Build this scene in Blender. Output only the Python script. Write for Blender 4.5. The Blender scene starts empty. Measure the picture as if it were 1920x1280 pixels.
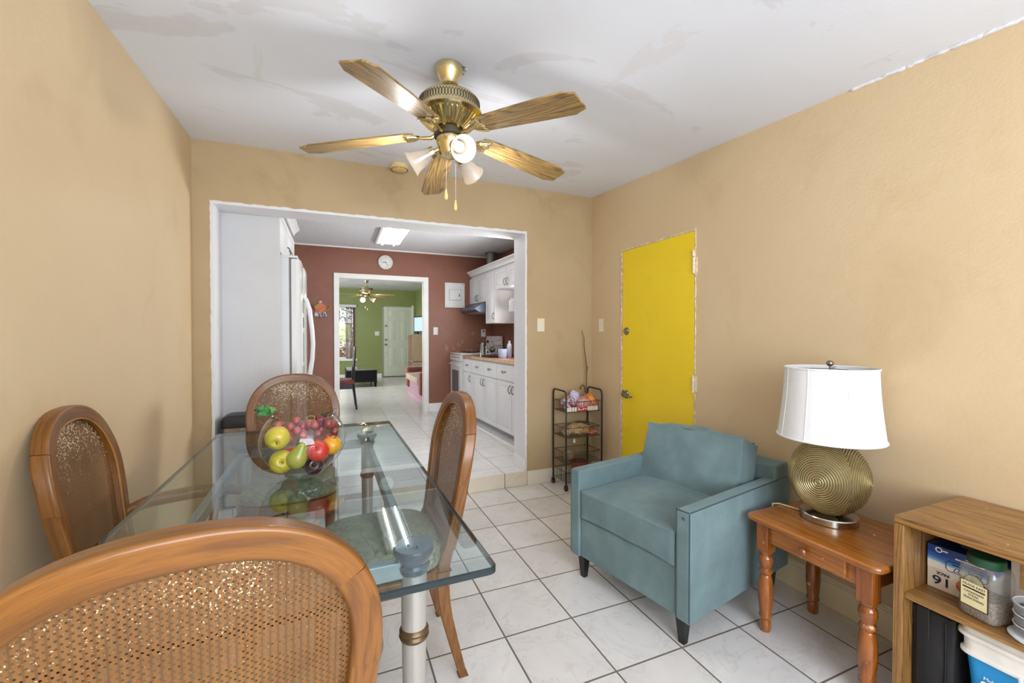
import bpy, math, random
from mathutils import Vector, Matrix, noise
PI = math.pi
random.seed(7)
C = bpy.context.scene.collection
S = bpy.context.scene
# ------------------------------------------------------------------ camera
cam = bpy.data.cameras.new('camera'); camo = bpy.data.objects.new('camera', cam); C.objects.link(camo)
camo.location = (0, 0, 1.30); camo.rotation_euler = (PI/2 - 0.014, 0, -0.393)
cam.sensor_width = 36; cam.lens = 36*800/1920; cam.clip_start = 0.02
S.camera = camo
# ------------------------------------------------------------------ world and lights
w = bpy.data.worlds.new('daylight'); S.world = w; w.use_nodes = True
bg = w.node_tree.nodes['Background']; bg.inputs[0].default_value = (0.86, 0.93, 1.0, 1); bg.inputs[1].default_value = 4.5
def area(name, loc, rot, sx, sy, power, col=(1, 1, 1)):
    l = bpy.data.lights.new(name, 'AREA'); l.shape = 'RECTANGLE'; l.size = sx; l.size_y = sy; l.energy = power; l.color = col
    o = bpy.data.objects.new(name, l); C.objects.link(o); o.location = loc; o.rotation_euler = rot; return o
def point(name, loc, power, r=.03, col=(1, 1, 1)):
    l = bpy.data.lights.new(name, 'POINT'); l.energy = power; l.shadow_soft_size = r; l.color = col
    o = bpy.data.objects.new(name, l); C.objects.link(o); o.location = loc; return o
area('rear_fill_light', (0.58, -1.50, 1.40), (-PI/2-math.radians(34), 0, PI), 2.4, 1.7, 76, (.86, .94, 1.06))     # added soft fill behind the camera, tilted up to brighten the ceiling
area('living_side_fill', (-1.7, 9.5, 1.5), (0, -PI/2, 0), 1.4, 2.2, 90, (.97, .98, 1))  # unseen fill panel added out of view to light the living room
area('kitchen_side_window', (2.27, 4.3, 1.55), (0, PI/2+.45, 0), .5, .8, 46, (.95, .98, 1))
S.view_settings.view_transform = 'Standard'; S.view_settings.look = 'None'; S.view_settings.gamma = 1
S.view_settings.use_curve_mapping = False; S.view_settings.exposure = 0.15
S.cycles.max_bounces = 10; S.cycles.diffuse_bounces = 5; S.cycles.transparent_max_bounces = 24
S.cycles.use_denoising = True; S.cycles.caustics_reflective = False; S.cycles.caustics_refractive = False
S.cycles.sample_clamp_indirect = 6

# ------------------------------------------------------------------ materials
def lin(v): v /= 255; return v/12.92 if v <= .04045 else ((v+.055)/1.055)**2.4
def rgb(r, g, b): return (lin(r), lin(g), lin(b), 1)
class NT:
    def __init__(s, name):
        s.m = bpy.data.materials.new(name); s.m.use_nodes = True; s.t = s.m.node_tree
        s.b = s.t.nodes['Principled BSDF']; s.out = s.t.nodes['Material Output']
    def n(s, typ, **kw):
        x = s.t.nodes.new(typ)
        for k, v in kw.items():
            if k.startswith('i_'):
                key = k[2:]; key = int(key) if key.isdigit() else key.replace('_', ' ')
                x.inputs[key].default_value = v
            else: setattr(x, k, v)
        return x
    def l(s, a, b): s.t.links.new(a, b)
    def coord(s, kind='Object', scale=(1, 1, 1)):
        tc = s.n('ShaderNodeTexCoord'); mp = s.n('ShaderNodeMapping'); mp.inputs['Scale'].default_value = scale
        s.l(tc.outputs[kind], mp.inputs[0]); return mp.outputs[0]
    def noise(s, vec, sc, det=4, rough=.55, dist=0):
        x = s.n('ShaderNodeTexNoise'); x.inputs['Scale'].default_value = sc; x.inputs['Detail'].default_value = det
        x.inputs['Roughness'].default_value = rough; x.inputs['Distortion'].default_value = dist; s.l(vec, x.inputs['Vector']); return x.outputs[0]
    def ramp(s, f, stops):
        x = s.n('ShaderNodeValToRGB'); e = x.color_ramp.elements
        while len(e) < len(stops): e.new(.5)
        for k, (p, c) in enumerate(stops):
            e[k].position = p; e[k].color = c if hasattr(c, '__len__') else (c, c, c, 1)
        s.l(f, x.inputs[0]); return x.outputs[0]
    def mix(s, f, a, b, mode='MIX'):
        x = s.n('ShaderNodeMix', data_type='RGBA', blend_type=mode)
        for v, k in ((f, 0), (a, 6), (b, 7)):
            if hasattr(v, 'is_linked') or hasattr(v, 'links'): s.l(v, x.inputs[k])
            else: x.inputs[k].default_value = v
        return x.outputs[2]
    def math(s, op, a, b=None, cl=False):
        x = s.n('ShaderNodeMath', operation=op, use_clamp=cl)
        for v, k in ((a, 0), (b, 1)):
            if v is None: continue
            if isinstance(v, (int, float)): x.inputs[k].default_value = v
            else: s.l(v, x.inputs[k])
        return x.outputs[0]
    def bump(s, h, st=.2, d=.01):
        x = s.n('ShaderNodeBump'); x.inputs['Strength'].default_value = st; x.inputs['Distance'].default_value = d
        s.l(h, x.inputs['Height']); s.l(x.outputs[0], s.b.inputs['Normal'])
    def set(s, **kw):
        for k, v in kw.items():
            i = s.b.inputs[k.replace('_', ' ')]
            if hasattr(v, 'links'): s.l(v, i)
            else: i.default_value = v
        return s
def plain(name, col, rough=.5, metal=0, var=.08, sc=12, bump=0, bsc=80, coat=0, **kw):
    m = NT(name); v = m.coord()
    c = rgb(*col); k = tuple(x*(1-var) for x in c[:3])+(1,); k2 = tuple(min(1, x*(1+var)) for x in c[:3])+(1,)
    m.set(Base_Color=m.ramp(m.noise(v, sc), [(.3, k), (.7, k2)]), Roughness=rough, Metallic=metal, **kw)
    if coat: m.set(Coat_Weight=coat, Coat_Roughness=.12)
    if bump: m.bump(m.noise(v, bsc, 3), bump, .004)
    return m.m
def wood(name, lo, hi, axis=0, sc=9, kind='Object', rough=.32, coat=.35, stretch=.08, knots=.5, worn=None):
    m = NT(name); s = [1, 1, 1]; s[axis] = stretch; v = m.coord(kind, s)
    warp = m.noise(v, sc*.5, 2, .5, .6)                       # cathedral figure: contour lines of a slow stretched noise
    rings = m.math('FRACT', m.math('MULTIPLY', warp, 9+knots*14))
    rr = m.ramp(rings, [(0, 1), (.12, .25), (.45, 0), (.8, .55), (1, 1)])
    fine = m.noise(v, sc*11, 4, .65); pore = m.ramp(m.noise(v, sc*22, 2, .5), [(.60, 0), (.72, 1)])
    f = m.math('ADD', m.math('MULTIPLY', rr, .30), m.math('MULTIPLY', fine, .55))
    f = m.math('ADD', f, m.math('MULTIPLY', m.noise(v, sc*.8, 2), .25))
    mid = tuple((a+b)/2 for a, b in zip(rgb(*lo), rgb(*hi)))
    col = m.ramp(f, [(.25, rgb(*hi)), (.52, mid), (.85, rgb(*lo))]); col = m.mix(m.math('MULTIPLY', pore, .45), col, rgb(*lo))
    if worn:
        wn = m.noise(m.coord(), 26, 6, .7); col = m.mix(m.ramp(wn, [(.66, 0), (.70, 1)]), col, rgb(*worn))
    m.set(Base_Color=col, Roughness=rough, Coat_Weight=coat, Coat_Roughness=.15); m.bump(fine, .06, .002); return m.m
def metal(name, col, rough=.25, bump=0):
    m = NT(name); v = m.coord(); n = m.noise(v, 30, 4)
    m.set(Base_Color=m.ramp(n, [(.3, tuple(x*.85 for x in rgb(*col)[:3])+(1,)), (.7, rgb(*col))]), Metallic=1, Roughness=m.ramp(n, [(.3, rough*.8), (.7, rough*1.3)]))
    return m.m
def glass(name, tint=(.96, .98, .98), rough=0.0, ior=1.45, gain=1.0):
    m = NT(name); m.t.nodes.remove(m.b)
    tr = m.n('ShaderNodeBsdfTransparent'); tr.inputs[0].default_value = (*tint, 1)
    gl = m.n('ShaderNodeBsdfGlossy'); gl.inputs['Roughness'].default_value = rough
    fr = m.n('ShaderNodeFresnel'); fr.inputs['IOR'].default_value = ior
    mx = m.n('ShaderNodeMixShader'); gm = m.n('ShaderNodeNewGeometry'); m.l(m.math('MULTIPLY', m.math('MULTIPLY', fr.outputs[0], gain, True), m.math('SUBTRACT', 1, gm.outputs['Backfacing'])), mx.inputs[0]); m.l(tr.outputs[0], mx.inputs[1]); m.l(gl.outputs[0], mx.inputs[2])
    m.l(mx.outputs[0], m.out.inputs[0]); return m.m
def cloudy(name, col, amt=.3):
    m = NT(name); m.t.nodes.remove(m.b); tr = m.n('ShaderNodeBsdfTransparent'); tr.inputs[0].default_value = (.93, .93, .92, 1); d = m.n('ShaderNodeBsdfDiffuse'); d.inputs[0].default_value = rgb(*col)
    gl = m.n('ShaderNodeBsdfGlossy'); gl.inputs['Roughness'].default_value = .1; a = m.n('ShaderNodeMixShader'); a.inputs[0].default_value = amt; m.l(tr.outputs[0], a.inputs[1]); m.l(d.outputs[0], a.inputs[2])
    b = m.n('ShaderNodeMixShader'); b.inputs[0].default_value = .07; m.l(a.outputs[0], b.inputs[1]); m.l(gl.outputs[0], b.inputs[2]); m.l(b.outputs[0], m.out.inputs[0]); return m.m
def emis(name, col, st):
    m = NT(name); m.set(Base_Color=(*col, 1), Emission_Color=(*col, 1), Emission_Strength=st); return m.m

def wall_paint(name, a, b, stain, sc=1.3, smudge=.35):
    m = NT(name); v = m.coord('Object')
    col = m.ramp(m.noise(v, sc, 3, .5), [(.3, rgb(*a)), (.7, rgb(*b))])
    st = m.math('MULTIPLY', m.ramp(m.noise(v, 2.3, 6, .62, .6), [(.56, 0), (.72, 1)]), smudge)
    col = m.mix(st, col, rgb(*stain))
    sp = m.ramp(m.noise(v, 24, 5, .7), [(.74, 0), (.78, .35)])
    m.set(Base_Color=m.mix(sp, col, rgb(*stain)), Roughness=.42, Specular_IOR_Level=.35)
    h = m.math('ADD', m.noise(v, 6, 4), m.math('MULTIPLY', m.noise(v, 90, 2), .25)); m.bump(h, .22, .012); return m.m
M = {}
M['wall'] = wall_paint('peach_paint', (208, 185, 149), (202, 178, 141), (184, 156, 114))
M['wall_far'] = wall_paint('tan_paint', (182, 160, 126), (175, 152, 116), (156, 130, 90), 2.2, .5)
M['white_wall'] = wall_paint('white_paint', (198, 199, 202), (203, 204, 207), (186, 184, 182), 2, .25)
M['brown_wall'] = wall_paint('brown_paint', (140, 94, 76), (132, 86, 68), (154, 114, 96), 2, .3)
M['green_wall'] = wall_paint('green_paint', (138, 148, 92), (130, 140, 84), (114, 126, 74), 1.5, .2)
def ceiling_mat():
    m = NT('patched_ceiling'); v = m.coord('Object')
    col = m.ramp(m.noise(v, .9, 2, .5), [(.3, rgb(220, 226, 238)), (.7, rgb(228, 234, 245))])
    p = m.ramp(m.noise(m.coord('Object', (1, 2.2, 1)), 1.15, 5, .6, .5), [(.585, 0), (.605, .40), (.70, .55)])
    col = m.mix(p, col, rgb(204, 205, 212))
    p2 = m.ramp(m.noise(m.coord('Object', (1.7, .7, 1)), 2.1, 5, .6, .8), [(.64, 0), (.66, .2)])
    col = m.mix(p2, col, rgb(206, 202, 198))
    m.set(Base_Color=col, Roughness=.6); m.bump(m.math('ADD', m.noise(v, 3.5, 5), m.math('MULTIPLY', m.noise(v, 60, 2), .1)), .25, .015); return m.m
M['ceiling'] = ceiling_mat()
def popcorn():
    m = NT('popcorn_ceiling'); v = m.coord('Object'); n = m.noise(v, 55, 3, .7)
    m.set(Base_Color=m.ramp(n, [(.3, rgb(214, 216, 220)), (.65, rgb(242, 243, 246))]), Roughness=.9); m.bump(n, .8, .02); return m.m
M['popcorn'] = popcorn()
def tiles(name, x0, tx, y0, ty, base, base2, grout, gw=.007):
    m = NT(name); tc = m.n('ShaderNodeTexCoord'); sp = m.n('ShaderNodeSeparateXYZ'); m.l(tc.outputs['Object'], sp.inputs[0])
    ds, ids = [], []
    for k, (o, t) in enumerate(((x0, tx), (y0, ty))):
        u = m.math('DIVIDE', m.math('SUBTRACT', sp.outputs[k], o), t)
        f = m.math('FRACT', u); d = m.math('MULTIPLY', m.math('SUBTRACT', .5, m.math('ABSOLUTE', m.math('SUBTRACT', f, .5))), t)
        ds.append(d); ids.append(m.math('FLOOR', u))
    d = m.math('MINIMUM', ds[0], ds[1]); g = m.ramp(m.math('DIVIDE', d, gw, True), [(.42, 0), (.62, 1)])
    cb = m.n('ShaderNodeCombineXYZ'); m.l(ids[0], cb.inputs[0]); m.l(ids[1], cb.inputs[1])
    wn = m.n('ShaderNodeTexWhiteNoise', noise_dimensions='3D'); m.l(cb.outputs[0], wn.inputs['Vector'])
    off = m.n('ShaderNodeVectorMath', operation='MULTIPLY_ADD'); m.l(wn.outputs['Color'], off.inputs[0]); off.inputs[1].default_value = (9, 9, 9); m.l(tc.outputs['Object'], off.inputs[2])
    n1 = m.noise(off.outputs[0], 3.2, 6, .6, 1.0); col = m.ramp(n1, [(.32, rgb(*base)), (.68, rgb(*base2))])
    vein = m.ramp(m.math('ABSOLUTE', m.math('SUBTRACT', m.noise(off.outputs[0], 5, 5, .6, .9), .5)), [(0, .30), (.02, 0)])
    col = m.mix(vein, col, rgb(186, 176, 168))
    tone = m.n('ShaderNodeMapRange'); tone.inputs[3].default_value = .95; tone.inputs[4].default_value = 1.02; m.l(wn.outputs[0], tone.inputs[0])
    tv = m.n('ShaderNodeVectorMath', operation='SCALE'); m.l(col, tv.inputs[0]); m.l(tone.outputs[0], tv.inputs['Scale'])
    m.set(Base_Color=m.mix(g, rgb(*grout), tv.outputs[0]), Roughness=m.ramp(g, [(0, .8), (1, .22)]), Specular_IOR_Level=.5)
    m.bump(g, .5, .003); return m.m
M['floor_tile'] = tiles('floor_tile', .9997, .3289, 3.053, .3396, (214, 211, 208), (226, 223, 220), (112, 102, 92))
M['kitchen_tile'] = tiles('kitchen_tile', .9997, .3289, 3.53, .3396, (224, 223, 222), (234, 233, 232), (150, 146, 140), .006)
M['riser_tile'] = tiles('riser_tile', .9997, .3289, -9, 50, (214, 202, 184), (222, 212, 196), (100, 90, 78), .006)
M['base_tile'] = tiles('base_tile', 1.535, .33, -9, 50, (224, 214, 198), (230, 222, 208), (110, 100, 88), .005)
M['oak'] = wood('golden_oak', (84, 50, 15), (140, 88, 29), 0, 22, 'UV', .36, .22, .06, .35)
M['oak_obj'] = wood('golden_oak_straight', (84, 50, 15), (140, 88, 29), 2, 22, 'Object', .36, .22, .08, .35)
M['oak_pale'] = wood('pale_oak_bead', (150, 104, 50), (178, 128, 68), 0, 16, 'UV', .35, .3, .06, .3)
M['pine'] = wood('orange_pine', (118, 66, 18), (176, 108, 38), 1, 12, 'Object', .25, .6, .08, .5, (222, 190, 150))
M['pine_leg'] = wood('orange_pine_leg', (112, 58, 16), (166, 94, 32), 2, 12, 'Object', .22, .6, .08, .5, (226, 190, 150))
M['laminate'] = wood('oak_laminate', (74, 48, 22), (172, 126, 68), 1, 30, 'Object', .4, .15, .05, .45, (196, 160, 110))
M['laminate_v'] = wood('oak_laminate_upright', (74, 48, 22), (172, 126, 68), 2, 30, 'Object', .4, .15, .05, .45)
M['blade'] = wood('ash_blade', (58, 42, 26), (186, 152, 92), 0, 20, 'Object', .42, .08, .07, .6)
M['blade_edge'] = plain('blade_edge', (70, 48, 34), .5)
M['brass'] = metal('brass', (222, 206, 158), .18)
M['brass_dark'] = plain('vent_dark', (70, 62, 44), .6)
M['steel'] = metal('brushed_steel', (190, 186, 178), .22)
M['nickel'] = metal('nickel', (150, 148, 144), .3)
M['chrome'] = metal('chrome', (215, 218, 222), .1)
M['black_metal'] = plain('black_metal', (28, 27, 26), .35, 0, .2)
M['wire'] = plain('dark_wire', (74, 68, 60), .4, .6, .2)
M['black'] = plain('black_plastic', (24, 25, 27), .4, 0, .15)
M['blackleg'] = plain('black_leg', (20, 20, 20), .35, 0, .3)
M['ivory'] = plain('ivory_plastic', (226, 218, 200), .4, 0, .03)
M['yellow_ivory'] = plain('aged_plastic', (222, 198, 138), .45, 0, .04)
M['white'] = plain('white_enamel', (216, 217, 219), .35, 0, .02, coat=.2)
M['white_gloss'] = plain('white_gloss', (220, 221, 224), .18, 0, .02, coat=.4)
M['cabinet'] = plain('cabinet_white', (222, 223, 225), .38, 0, .02)
M['trim'] = plain('trim_white', (236, 235, 232), .42, 0, .03, 6, .1, 30)
M['cream_trim'] = plain('cream_trim', (226, 216, 190), .45, 0, .05, 5, .12, 30)
M['jamb'] = wall_paint('jamb_white', (218, 219, 223), (224, 224, 227), (200, 196, 190), 3, .3)
M['flake'] = plain('flaking_paint', (214, 194, 164), .7, 0, .35, 40, .6, 60)
def yellow():
    m = NT('yellow_paint'); v = m.coord('Object')
    col = m.ramp(m.noise(v, 2.0, 4), [(.3, rgb(232, 200, 22)), (.7, rgb(238, 208, 30))])
    sm = m.ramp(m.noise(v, 3.2, 6, .65, .6), [(.60, 0), (.74, .5)])
    m.set(Base_Color=m.mix(sm, col, rgb(206, 172, 26)), Roughness=.38); m.bump(m.noise(v, 30, 3), .06, .004); return m.m
M['yellow'] = yellow()
def velvet():
    m = NT('teal_velvet'); v = m.coord('Object')
    n = m.noise(v, 5.5, 5, .6, .2); col = m.ramp(n, [(.3, rgb(94, 115, 118)), (.52, rgb(104, 126, 129)), (.75, rgb(118, 140, 143))])
    s = m.ramp(m.noise(v, 3.1, 5, .6), [(.62, 0), (.75, .4)]); col = m.mix(s, col, rgb(108, 116, 108))
    for p, rad in (((.29, .355, .482), .012), ((0, .032, .548), .010)):      # small dark stains
        dn = m.n('ShaderNodeVectorMath', operation='DISTANCE'); m.l(v, dn.inputs[0]); dn.inputs[1].default_value = p
        dd = m.math('ADD', m.math('DIVIDE', dn.outputs['Value'], rad), m.math('MULTIPLY', m.noise(v, 60, 3), .8)); col = m.mix(m.ramp(m.math('MULTIPLY', dd, .5), [(.45, .75), (.75, 0)]), col, rgb(62, 54, 46))
    m.set(Base_Color=col, Roughness=.85, Sheen_Weight=.35, Sheen_Roughness=.4, Sheen_Tint=rgb(190, 210, 220)); m.bump(m.noise(v, 220, 2), .25, .002); return m.m
M['velvet'] = velvet()
M['piping'] = plain('velvet_piping', (56, 76, 82), .8, 0, .1)
def leather():
    m = NT('green_vinyl'); v = m.coord('Object'); vo = m.n('ShaderNodeTexVoronoi', feature='DISTANCE_TO_EDGE'); vo.inputs['Scale'].default_value = 26; m.l(v, vo.inputs['Vector'])
    e = m.ramp(vo.outputs[0], [(0, 0), (.05, 1)]); n = m.noise(v, 22, 4)
    m.set(Base_Color=m.mix(e, rgb(82, 84, 62), m.ramp(n, [(.3, rgb(126, 126, 96)), (.7, rgb(164, 160, 126))])), Roughness=.28, Coat_Weight=.3); m.bump(e, .3, .002); return m.m
M['vinyl'] = leather()
def cane(name, fs_, t0, t1):
    m = NT(name); tc = m.n('ShaderNodeTexCoord'); sp = m.n('ShaderNodeSeparateXYZ'); m.l(tc.outputs['Object'], sp.inputs[0])
    x, z = sp.outputs[0], sp.outputs[2]; k = 2*PI/.0100
    a = m.math('MULTIPLY', m.math('SINE', m.math('MULTIPLY', x, k)), m.math('SINE', m.math('MULTIPLY', z, k)))
    v = tc.outputs['Object']
    n = m.noise(v, 7, 4); base = m.ramp(n, [(.3, rgb(106, 72, 38)), (.7, rgb(132, 92, 52))])
    strand = m.ramp(m.math('ABSOLUTE', m.math('SINE', m.math('MULTIPLY', x, k/2))), [(.1, .65), (.6, 1)])
    base = m.mix(1.0, base, strand, 'MULTIPLY')
    # frayed pale flecks, thick in the upper half where the lacquer has gone
    fr = m.noise(v, fs_, 2, .6); zone = m.n('ShaderNodeMapRange'); zone.inputs[1].default_value = .62; zone.inputs[2].default_value = 1.0
    zone.inputs[3].default_value = t0; zone.inputs[4].default_value = t1; m.l(z, zone.inputs[0])
    thr = m.math('ADD', zone.outputs[0], m.math('MULTIPLY', m.math('SUBTRACT', m.noise(v, 6, 3), .5), -.42))
    fl = m.ramp(m.math('SUBTRACT', fr, thr), [(0, 0), (.02, 1)])
    col = m.mix(fl, base, rgb(206, 190, 158))
    m.set(Base_Color=col, Roughness=.5, Specular_IOR_Level=.3)
    hole = m.math('MULTIPLY', m.ramp(a, [(.56, 0), (.64, 1)]), m.math('SUBTRACT', 1, fl)); 
    m.set(Alpha=m.math('SUBTRACT', 1, m.math('MULTIPLY', hole, .95))); m.bump(a, -.35, .002); return m.m
M['cane'] = cane('woven_cane', 270, .92, .625); M['cane_worn'] = cane('frayed_cane', 150, .79, .535)
M['table_glass'] = glass('table_glass', (.80, .885, .905), 0, 1.5, 1.35)
M['glass_edge'] = plain('green_glass_edge', (10, 34, 38), .15, 0, .3, 6, coat=.3)
M['bowl_glass'] = glass('bowl_glass', (.94, .965, .96), 0, 1.5, 1.8)
M['pane'] = glass('window_pane', (.97, .98, .98))
M['acrylic'] = plain('satin_pillar', (176, 172, 164), .22, .35, .04, coat=.4)
M['stone_blue'] = plain('marbled_capital', (62, 78, 88), .2, 0, .4, 30, .1, 40, .6)
M['pewter'] = plain('pewter_bar', (150, 160, 160), .3, .5, .15)
M['bronze'] = plain('bronze_ring', (104, 84, 58), .35, .6, .2)
def lampgold():
    m = NT('antique_gold'); v = m.coord('Object'); n = m.noise(v, 14, 4)
    sub = m.n('ShaderNodeVectorMath', operation='SUBTRACT'); m.l(v, sub.inputs[0]); sub.inputs[1].default_value = (0, 0, .187)
    dv = m.n('ShaderNodeVectorMath', operation='DIVIDE'); m.l(sub.outputs[0], dv.inputs[0]); dv.inputs[1].default_value = (.146, .146, .163)
    nm = m.n('ShaderNodeVectorMath', operation='NORMALIZE'); m.l(dv.outputs[0], nm.inputs[0]); best = None
    for d in (-164, -74, 16, 106):                          # four fields of concentric carved rings
        dt = m.n('ShaderNodeVectorMath', operation='DOT_PRODUCT'); m.l(nm.outputs[0], dt.inputs[0]); dt.inputs[1].default_value = (math.cos(math.radians(d)), math.sin(math.radians(d)), 0)
        best = dt.outputs['Value'] if best is None else m.math('MAXIMUM', best, dt.outputs['Value'])
    a = m.math('ARCCOSINE', best); w_ = m.math('COSINE', m.math('MULTIPLY', a, 2*PI/.062))
    g = m.ramp(m.math('ADD', m.math('MULTIPLY', w_, .5), .5), [(.0, .55), (.5, 1)])
    m.set(Base_Color=m.mix(1.0, m.ramp(n, [(.3, rgb(168, 150, 100)), (.7, rgb(198, 180, 130))]), g, 'MULTIPLY'), Metallic=.6, Roughness=.36)
    x = m.n('ShaderNodeBump'); x.inputs['Strength'].default_value = 1; x.inputs['Distance'].default_value = .0035; m.l(w_, x.inputs['Height']); m.l(x.outputs[0], m.b.inputs['Normal']); return m.m
M['gold'] = lampgold()
def shade():
    m = NT('white_linen'); v = m.coord('Object'); n = m.noise(v, 160, 2)
    m.set(Base_Color=m.ramp(n, [(.3, rgb(218, 219, 221)), (.7, rgb(226, 227, 229))]), Roughness=.8, Subsurface_Weight=.0); m.bump(n, .15, .001); return m.m
M['linen'] = shade()
def frosted():
    m = NT('frosted_glass'); m.t.nodes.remove(m.b); v = m.coord(); n = m.noise(v, 30, 3)
    d = m.n('ShaderNodeBsdfDiffuse'); t = m.n('ShaderNodeBsdfTranslucent'); g = m.n('ShaderNodeBsdfGlossy'); g.inputs['Roughness'].default_value = .15
    c = m.ramp(n, [(.3, rgb(196, 186, 174)), (.7, rgb(206, 197, 186))]); m.l(c, d.inputs[0]); m.l(c, t.inputs[0])
    a = m.n('ShaderNodeMixShader'); a.inputs[0].default_value = .3; m.l(d.outputs[0], a.inputs[1]); m.l(t.outputs[0], a.inputs[2])
    b = m.n('ShaderNodeMixShader'); b.inputs[0].default_value = .08; m.l(a.outputs[0], b.inputs[1]); m.l(g.outputs[0], b.inputs[2]); m.l(b.outputs[0], m.out.inputs[0]); return m.m
M['frosted'] = frosted()
M['bulb'] = emis('lit_bulb', (1, .95, .88), .85)
M['tube'] = emis('lit_tube', (1, .99, .97), 11)
M['screen'] = emis('tv_screen', (.45, .62, .8), .5)

# ------------------------------------------------------------------ mesh helpers
class MB:
    def __init__(s): s.v = []; s.f = []; s.uv = {}; s.M = Matrix.Identity(4)
    def at(s, m): s.M = m; return s
    def add(s, vs, fs, uvs=None):
        o = len(s.v); s.v += [tuple(s.M @ Vector(p)) for p in vs]
        for k, f in enumerate(fs):
            if uvs: s.uv[len(s.f)] = uvs[k]
            s.f.append([i+o for i in f])
        return s
    def box(s, x0, x1, y0, y1, z0, z1):
        return s.add([(x, y, z) for z in (z0, z1) for y in (y0, y1) for x in (x0, x1)],
                     [(0, 2, 3, 1), (4, 5, 7, 6), (0, 1, 5, 4), (2, 6, 7, 3), (0, 4, 6, 2), (1, 3, 7, 5)])
    def frustum(s, a, b, z0, z1):        # a, b = (x0,x1,y0,y1) at z0, z1
        return s.add([(a[0], a[2], z0), (a[1], a[2], z0), (a[0], a[3], z0), (a[1], a[3], z0), (b[0], b[2], z1), (b[1], b[2], z1), (b[0], b[3], z1), (b[1], b[3], z1)],
                     [(0, 2, 3, 1), (4, 5, 7, 6), (0, 1, 5, 4), (2, 6, 7, 3), (0, 4, 6, 2), (1, 3, 7, 5)])
    def prism(s, pts, z0, z1):
        n = len(pts); return s.add([(x, y, z0) for x, y in pts]+[(x, y, z1) for x, y in pts],
                                   [tuple(range(n))[::-1], tuple(range(n, 2*n))]+[(i, (i+1) % n, n+(i+1) % n, n+i) for i in range(n)])
    def lathe(s, prof, n=32, c=(0, 0, 0), cap=True):
        vs = [(c[0]+r*math.cos(2*PI*k/n), c[1]+r*math.sin(2*PI*k/n), c[2]+z) for r, z in prof for k in range(n)]
        fs = [(j*n+k, j*n+(k+1) % n, (j+1)*n+(k+1) % n, (j+1)*n+k) for j in range(len(prof)-1) for k in range(n)]
        if cap:
            if prof[0][0] > 1e-5: fs.append(tuple(range(n))[::-1])
            if prof[-1][0] > 1e-5: fs.append(tuple((len(prof)-1)*n+k for k in range(n)))
        return s.add(vs, fs)
    def ell(s, c, r, n=20, m=12):
        if not hasattr(r, '__len__'): r = (r, r, r)
        prof = [(math.sin(PI*j/m), -math.cos(PI*j/m)) for j in range(m+1)]
        vs = [(c[0]+r[0]*a*math.cos(2*PI*k/n), c[1]+r[1]*a*math.sin(2*PI*k/n), c[2]+r[2]*b) for a, b in prof for k in range(n)]
        return s.add(vs, [(j*n+k, j*n+(k+1) % n, (j+1)*n+(k+1) % n, (j+1)*n+k) for j in range(m) for k in range(n)])
    def tube(s, path, r, n=8, closed=False):
        P = [Vector(p) for p in path]; N = len(P); vs = []; up = None
        for i, p in enumerate(P):
            t = (P[(i+1) % N]-P[i-1]) if closed else (P[min(i+1, N-1)]-P[max(i-1, 0)])
            t.normalize()
            if up is None: up = Vector((0, 0, 1)) if abs(t.z) < .9 else Vector((1, 0, 0))
            a = t.cross(up); a.normalize(); b = a.cross(t); b.normalize(); up = b
            rr = r[i] if hasattr(r, '__len__') else r
            vs += [tuple(p+rr*(math.cos(2*PI*k/n)*a+math.sin(2*PI*k/n)*b)) for k in range(n)]
        L = N if closed else N-1
        fs = [(i*n+k, i*n+(k+1) % n, ((i+1) % N)*n+(k+1) % n, ((i+1) % N)*n+k) for i in range(L) for k in range(n)]
        if not closed: fs += [tuple(range(n))[::-1], tuple((N-1)*n+k for k in range(n))]
        return s.add(vs, fs)
    def build(s, name, m, parent=None, bevel=0, seg=2, sub=0, ang=35, loc=None, smooth=True, merge=False):
        me = bpy.data.meshes.new(name); me.from_pydata(s.v, [], s.f); me.validate(); me.update()
        if s.uv:
            ul = me.uv_layers.new(name='UVMap')
            for p in me.polygons:
                if p.index in s.uv:
                    for li, q in zip(p.loop_indices, s.uv[p.index]): ul.data[li].uv = q
        if smooth:
            me.polygons.foreach_set('use_smooth', [True]*len(me.polygons)); me.set_sharp_from_angle(angle=math.radians(ang))
        me.materials.append(m if not isinstance(m, str) else M[m])
        o = bpy.data.objects.new(name, me); C.objects.link(o)
        if parent: o.parent = parent
        if loc: o.location = loc
        if bevel:
            b = o.modifiers.new('bevel', 'BEVEL'); b.width = bevel; b.segments = seg; b.limit_method = 'ANGLE'; b.angle_limit = math.radians(40)
        if sub:
            b = o.modifiers.new('sub', 'SUBSURF'); b.levels = b.render_levels = sub
        return o
def B(x0, x1, y0, y1, z0, z1): return MB().box(x0, x1, y0, y1, z0, z1)
def tag(o, label, cat, group=None, kind=None):
    o['label'] = label; o['category'] = cat
    if group: o['group'] = group
    if kind: o['kind'] = kind
    return o
def thing(name, label, cat, loc=(0, 0, 0), rz=0, group=None):
    o = bpy.data.objects.new(name, None); C.objects.link(o); o.location = loc; o.rotation_euler = (0, 0, rz); o.empty_display_size = .05
    return tag(o, label, cat, group)
def structure(o, label=None):
    o['kind'] = 'structure'
    if label: o['label'] = label
    return o
def copy_tree(o, parent=None):
    c = o.copy(); C.objects.link(c)
    if parent: c.parent = parent
    for ch in list(o.children): copy_tree(ch, c)
    return c
def frame(o, r, u):                      # matrix: local x=r (right), y=u (up), z = outward
    r = Vector(r).normalized(); u = Vector(u).normalized(); n = r.cross(u)
    m = Matrix((r, u, n)).transposed().to_4x4(); m.translation = Vector(o); return m
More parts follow.
